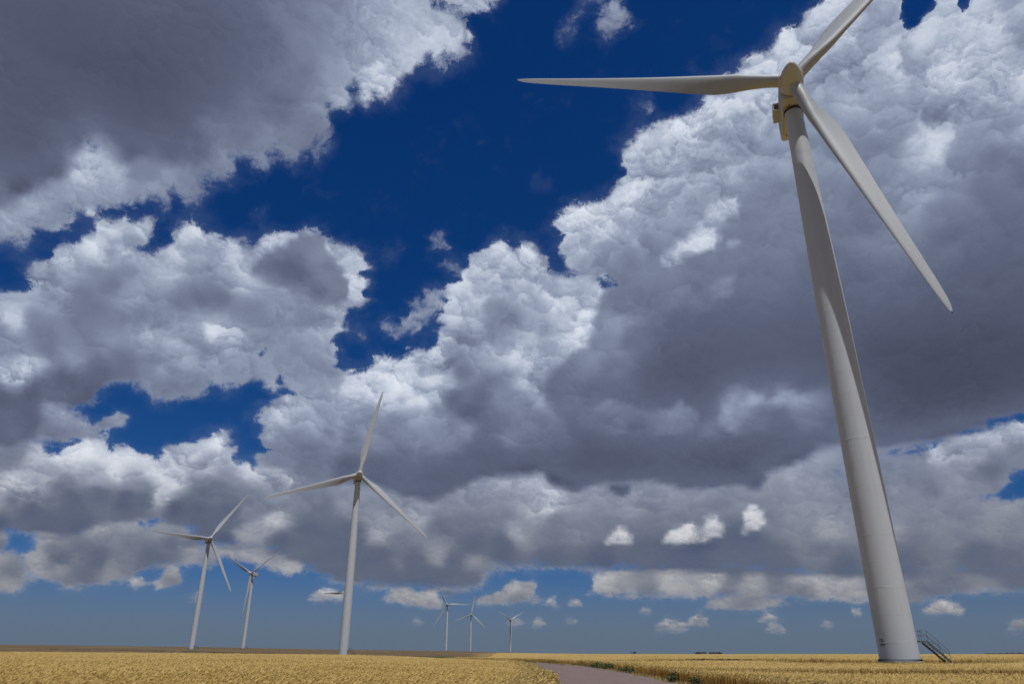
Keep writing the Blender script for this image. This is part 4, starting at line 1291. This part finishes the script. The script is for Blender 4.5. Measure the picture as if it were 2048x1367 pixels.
def marking(txt, size, z_, ang_, parent):
    cu = bpy.data.curves.new('number_marking', 'FONT')
    cu.body = txt
    cu.size = size
    cu.align_x = 'CENTER'
    cu.offset = size * .018
    tmp = bpy.data.objects.new('number_marking', cu)
    COL.objects.link(tmp)
    dg = bpy.context.evaluated_depsgraph_get()
    dg.update()
    me_ = bpy.data.meshes.new_from_object(tmp.evaluated_get(dg))
    bpy.data.objects.remove(tmp)
    bm = bmesh.new()
    bm.from_mesh(me_)
    bmesh.ops.triangulate(bm, faces=bm.faces)
    bmesh.ops.subdivide_edges(bm, edges=bm.edges, cuts=2, use_grid_fill=True)
    for vv in bm.verts:
        zz = z_ + vv.co.y
        r = tower_radius(zz) + .022
        t = ang_ + vv.co.x / r
        vv.co = (r * math.cos(t), r * math.sin(t), zz)
    bm.to_mesh(me_)
    bm.free()
    me_.materials.clear()
    me_.materials.append(M['paint'])
    o = bpy.data.objects.new('number_marking', me_)
    COL.objects.link(o)
    o.parent = parent
    return o


def copy_tree(o, parent=None):
    c_ = o.copy()
    COL.objects.link(c_)
    c_.parent = parent
    kids = [k for k in o.children]
    made = [copy_tree(k, c_) for k in kids]
    return c_


# position (m), rotor yaw and rotor phase (degrees), what singles each one out
TURBINES = [
    (43.62, 88.46, .86, -18.4, 45.6, 'giant white turbine standing closest, with a stencilled number and a steel stair at its foot'),
    (-75.21, 349.81, .78, 17.5, 11.1, 'second largest white turbine, in the left field, hiding most of another turbine behind its tower'),
    (-241.38, 589.26, 4.58, 32.8, 33.0, 'leftmost white turbine, on the brown hill, one blade pointing left and one up right'),
    (-302.35, 879.20, 6.63, -20.9, 59.1, 'white turbine on the brown hill, two blades raised in a V, beside the leftmost turbine'),
    (-257.42, 1176.86, 7.15, -36.7, 30.9, 'far turbine mostly hidden behind the tower of the mid-field turbine, only blade ends showing'),
    (-121.53, 1442.87, 5.41, -8.2, 91.6, 'far white turbine with one blade level to the right, leftmost of the distant trio'),
    (-97.03, 1825.66, 5.17, 18.9, 10.8, 'far white turbine with one blade nearly upright, middle of the distant trio'),
    (-4.21, 2076.48, 3.23, 19.3, 61.2, 'smallest, farthest white turbine, arms in a Y, rightmost of the distant trio'),
]
first, nac, spin, blades = make_turbine()
for i, (tx_, ty_, tz_, psi, phi, lab) in enumerate(TURBINES):
    if i == 0:
        root = first
        n_, s_, b_ = nac, spin, blades
    else:
        root = copy_tree(first)
        ch = list(root.children)
        n_ = [c_ for c_ in ch if c_.name.startswith('nacelle')][0]
        s_ = [c_ for c_ in ch if c_.name.startswith('spinner')][0]
        b_ = [c_ for c_ in ch if c_.name.startswith('blade')]
    root.location = (tx_, ty_, tz_)
    place_rotor(n_, s_, b_, R(psi), R(phi))
    tag(root, lab, 'wind turbine', 'wind turbines of the wind farm')
face = math.atan2(-MAIN_XY[1], -MAIN_XY[0])           # bearing from the tower towards the viewer
marking('132', .44, 2.0, face - R(46), first)
marking('0078', .31, 1.60, face - R(44.5), first)


# ------------------------------------------------------------------ weeds along the road
m, q, b = material('weed_leaf', 0.7, 0.25)
oi = q.node('ShaderNodeAttribute', attribute_name='tone')
q.put(b.inputs['Base Color'], q.ramp(oi.outputs['Fac'], [(0, (.030, .040, .014)), (.5, (.058, .074, .024)), (1, (.105, .115, .042))]))
M['weed'] = m
m, q, b = material('dry_grass', 0.85, 0.15)
oi = q.node('ShaderNodeAttribute', attribute_name='tone')
q.put(b.inputs['Base Color'], q.ramp(oi.outputs['Fac'], [(0, (.16, .10, .03)), (.5, (.30, .22, .08)), (1, (.42, .34, .15))]))
M['dry'] = m


def blades_mesh(name, cx, cy, cz, hgt_, wid0, lean_, tone_, mat, r_):
    n = len(cx)
    th = r_.uniform(0, 2 * math.pi, n)
    la_ = r_.uniform(0, 2 * math.pi, n)
    Vv = np.zeros((n, 4, 3))
    for i, (s_, wk, hk, ok) in enumerate(((-1, .5, 0, 0), (1, .5, 0, 0), (1, .6, .6, .45), (0, 0, 1, 1))):
        Vv[:, i, 0] = cx + np.cos(th) * s_ * wk * wid0 + np.cos(la_) * lean_ * ok
        Vv[:, i, 1] = cy + np.sin(th) * s_ * wk * wid0 + np.sin(la_) * lean_ * ok
        Vv[:, i, 2] = cz + hgt_ * hk
    me_ = bpy.data.meshes.new(name)
    me_.vertices.add(n * 4)
    me_.vertices.foreach_set('co', Vv.astype(np.float32).ravel())
    me_.loops.add(n * 4)
    me_.loops.foreach_set('vertex_index', np.arange(n * 4, dtype=np.int32))
    me_.polygons.add(n)
    me_.polygons.foreach_set('loop_start', (np.arange(n) * 4).astype(np.int32))
    me_.polygons.foreach_set('loop_total', np.full(n, 4, np.int32))
    a_ = me_.attributes.new('tone', 'FLOAT', 'POINT')
    a_.data.foreach_set('value', np.repeat(tone_, 4).astype(np.float32))
    me_.materials.append(mat)
    me_.update()
    o = bpy.data.objects.new(name, me_)
    COL.objects.link(o)
    return o


def leaf_clump(name, n, w_, h_, seed, mat):
    """a low leafy plant: many small leaves through its volume"""
    r_ = np.random.default_rng(seed)
    nb2 = 9
    cen = np.stack([r_.normal(0, w_ * .34, nb2), r_.normal(0, w_ * .34, nb2), r_.uniform(.15, .75, nb2) * h_], 1)
    k = r_.integers(0, nb2, n)
    p = cen[k] + r_.normal(0, 1, (n, 3)) * np.array([w_ * .16, w_ * .16, h_ * .17])
    p[:, 2] = np.clip(p[:, 2], 0, h_ * 1.1)
    return blades_mesh(name, p[:, 0], p[:, 1], p[:, 2] - .03, r_.uniform(.05, .13, n) * h_ * 1.5, r_.uniform(.03, .07, n) * (w_ + .3), r_.uniform(.02, .12, n), np.clip(r_.normal(.5, .25, n) + (p[:, 2] / h_ - .5) * .3, 0, 1), mat, r_)


WEEDS = [
    (12.0, 56.5, 1.3, .80, 'tallest dark green weed at the right edge of the gravel road'),
    (12.5, 51.0, 1.5, .55, 'wide green weed nearest the viewer at the road edge, right of the tallest one'),
    (11.9, 78.0, 1.6, .50, 'low green weed at the road edge, standing alone in the middle of the row'),
    (11.7, 94.0, 1.9, .62, 'green weed second from the far end of the row along the road'),
    (11.3, 104.0, 2.4, .70, 'dark green weed at the far end of the row along the road'),
    (12.9, 48.0, 1.2, .45, 'small green weed at the bottom edge of the photo in front of the wheat'),
]
for i, (wx_, wy_, w_, h_, lab) in enumerate(WEEDS):
    o = leaf_clump('weed', 900, w_, h_ * .95, 40 + i, M['weed'])
    o.location = (wx_, wy_, float(terrain(wx_, wy_)))
    tag(o, lab, 'weed', 'green weeds at the road edge')

# low verge: dry grass and small greenery that nobody could count
r_ = np.random.default_rng(5)
C_ = resample(ROAD_C[1:], .12)
cp = np.array([(p.x, p.y) for p in C_])
dv = np.gradient(cp, axis=0)
dv /= np.linalg.norm(dv, axis=1)[:, None]
n = 26000
k = r_.integers(0, len(cp), n)
side = np.where(r_.uniform(0, 1, n) < .75, 1.0, -1.0)
off = ROAD_HW + np.abs(r_.normal(.1, .38, n)) * 1.0 - .12
vx = cp[k, 0] + dv[k, 1] * off * side
vy = cp[k, 1] - dv[k, 0] * off * side
ok = vy > 15
vx, vy = vx[ok], vy[ok]
n = len(vx)
sc = np.interp(np.hypot(vx, vy), [20, 60, 150, 400], [.7, 1.0, 1.8, 3.5])
tone_ = np.clip(r_.normal(.5, .22, n), 0, 1)
dry = blades_mesh('verge_grass', vx, vy, terrain(vx, vy) - .01, r_.uniform(.06, .26, n), .02 * sc * r_.uniform(.6, 1.5, n), r_.uniform(.02, .16, n), tone_, M['dry'], r_)
tag(dry, 'short dry pale grass along the gravel road edges', 'grass', kind='stuff')
# green part of the verge
n = 15000
k = r_.integers(0, len(cp), n)
off = ROAD_HW + np.abs(r_.normal(.25, .35, n))
side = np.where(r_.uniform(0, 1, n) < .88, 1.0, -1.0)
vx = cp[k, 0] + dv[k, 1] * off * side
vy = cp[k, 1] - dv[k, 0] * off * side
patchy = np.sin(vy * .31 + 2) + np.sin(vy * .83) * .7 + np.sin(vy * .07 + .5)
ok = (vy > 15) & (patchy + np.interp(vy, [40, 75, 110, 160, 300], [-.6, -.3, .4, .9, 1.2]) > .2)
vx, vy = vx[ok], vy[ok]
n = len(vx)
sc = np.interp(np.hypot(vx, vy), [20, 60, 150, 400], [.8, 1.0, 2.0, 4.0])
gv = blades_mesh('verge_greenery', vx, vy, terrain(vx, vy) - .01, r_.uniform(.08, .34, n) * np.interp(vy, [60, 160, 320], [.7, 1.2, 1.6]), .03 * sc * r_.uniform(.6, 1.5, n), r_.uniform(.02, .16, n), np.clip(r_.normal(.45, .25, n), 0, 1), M['weed'], r_)
tag(gv, 'low green weeds mixed along the far road verge', 'ground cover', kind='stuff')

# ------------------------------------------------------------------ trees on the horizon
M['bark'] = noisy('bark', (.03, .025, .02), (.06, .05, .04), 2.0, 0.9)
m, q, b = material('hazed_tree_leaf', 0.7, 0.2)
oi = q.node('ShaderNodeAttribute', attribute_name='tone')
q.put(b.inputs['Base Color'], q.ramp(oi.outputs['Fac'], [(0, (.028, .036, .024)), (.5, (.045, .055, .036)), (1, (.07, .08, .05))]))  # greens lightened: distance haze is painted into the leaf colour
M['leaf'] = m


def far_tree(h_, w_, seed):
    root = bpy.data.objects.new('tree', None)
    COL.objects.link(root)
    v, f = lathe([(.35, -3.5), (.28, h_ * .35), (.12, h_ * .75)], 8)
    link_mesh('trunk', v, f, M['bark'], root, True)
    r2 = np.random.default_rng(seed)
    nb2 = 14
    cen = np.stack([r2.normal(0, w_ * .26, nb2), r2.normal(0, w_ * .26, nb2), r2.uniform(.3, .9, nb2) * h_], 1)
    n = 900
    k = r2.integers(0, nb2, n)
    p = cen[k] + r2.normal(0, 1, (n, 3)) * np.array([w_ * .11, w_ * .11, h_ * .09])
    o = blades_mesh('crown', p[:, 0], p[:, 1], p[:, 2], r2.uniform(.3, .8, n), r2.uniform(.5, 1.0, n), r2.uniform(.1, .6, n), np.clip(r2.normal(.5, .25, n), 0, 1), M['leaf'], r2)
    o.parent = root
    return root


def bearing(px_, dist_):
    a_ = (px_ - 1024) / (FOCAL_PX * 1.0889)
    return a_ * dist_, dist_


def stand(px_, dist_, h_, w_, seed, lab, grp=None):
    t = far_tree(h_ * .8, w_ * .8, seed)
    x_, y_ = bearing(px_, dist_)
    t.location = (x_, y_, float(terrain(x_, y_)) + .3)
    t.rotation_euler = (0, 0, seed)
    tag(t, lab, 'tree', grp)


stand(1268, 2400, 10.5, 11, 3, 'single tiny dark tree on the horizon, standing alone right of the distant turbines')
belt = [(1392, 9, 14), (1398, 10, 13), (1404, 10, 15), (1410, 9, 12), (1421, 9, 10), (1427, 9.5, 12), (1434, 9, 13), (1440, 8.5, 12)]
spots = ['at the left end of the row', 'second from the left', 'third from the left', 'last before the gap in the row', 'first after the gap in the row', 'third from the right', 'second from the right', 'at the right end of the row']
for i, ((px_, h_, w_), sp_) in enumerate(zip(belt, spots)):
    stand(px_, 2600, h_, w_, 20 + i, 'tiny dark horizon tree ' + sp_ + ' of shelterbelt trees', 'shelterbelt trees on the horizon')
# the wood along the horizon at the right reads as one mass
r2 = np.random.default_rng(77)
n = 9000
px_ = r2.uniform(1968, 2330, n)
yy = 2500 + r2.normal(0, 18, n)
xx = (px_ - 1024) / (FOCAL_PX * 1.0889) * yy
hz_ = np.interp(px_, [1968, 2000, 2048, 2330], [3.2, 4.2, 6.0, 8]) * (1 + .25 * np.sin(px_ * .5) + .15 * np.sin(px_ * 1.7))
fr = blades_mesh('forest', xx, yy, terrain(xx, yy) + r2.uniform(0, 1, n) * hz_, r2.uniform(.4, 1.0, n), r2.uniform(.6, 1.6, n), r2.uniform(.1, .6, n), np.clip(r2.normal(.5, .25, n), 0, 1), M['leaf'], r2)
tag(fr, 'dark distant wood on the horizon at the right edge', 'forest', kind='stuff')
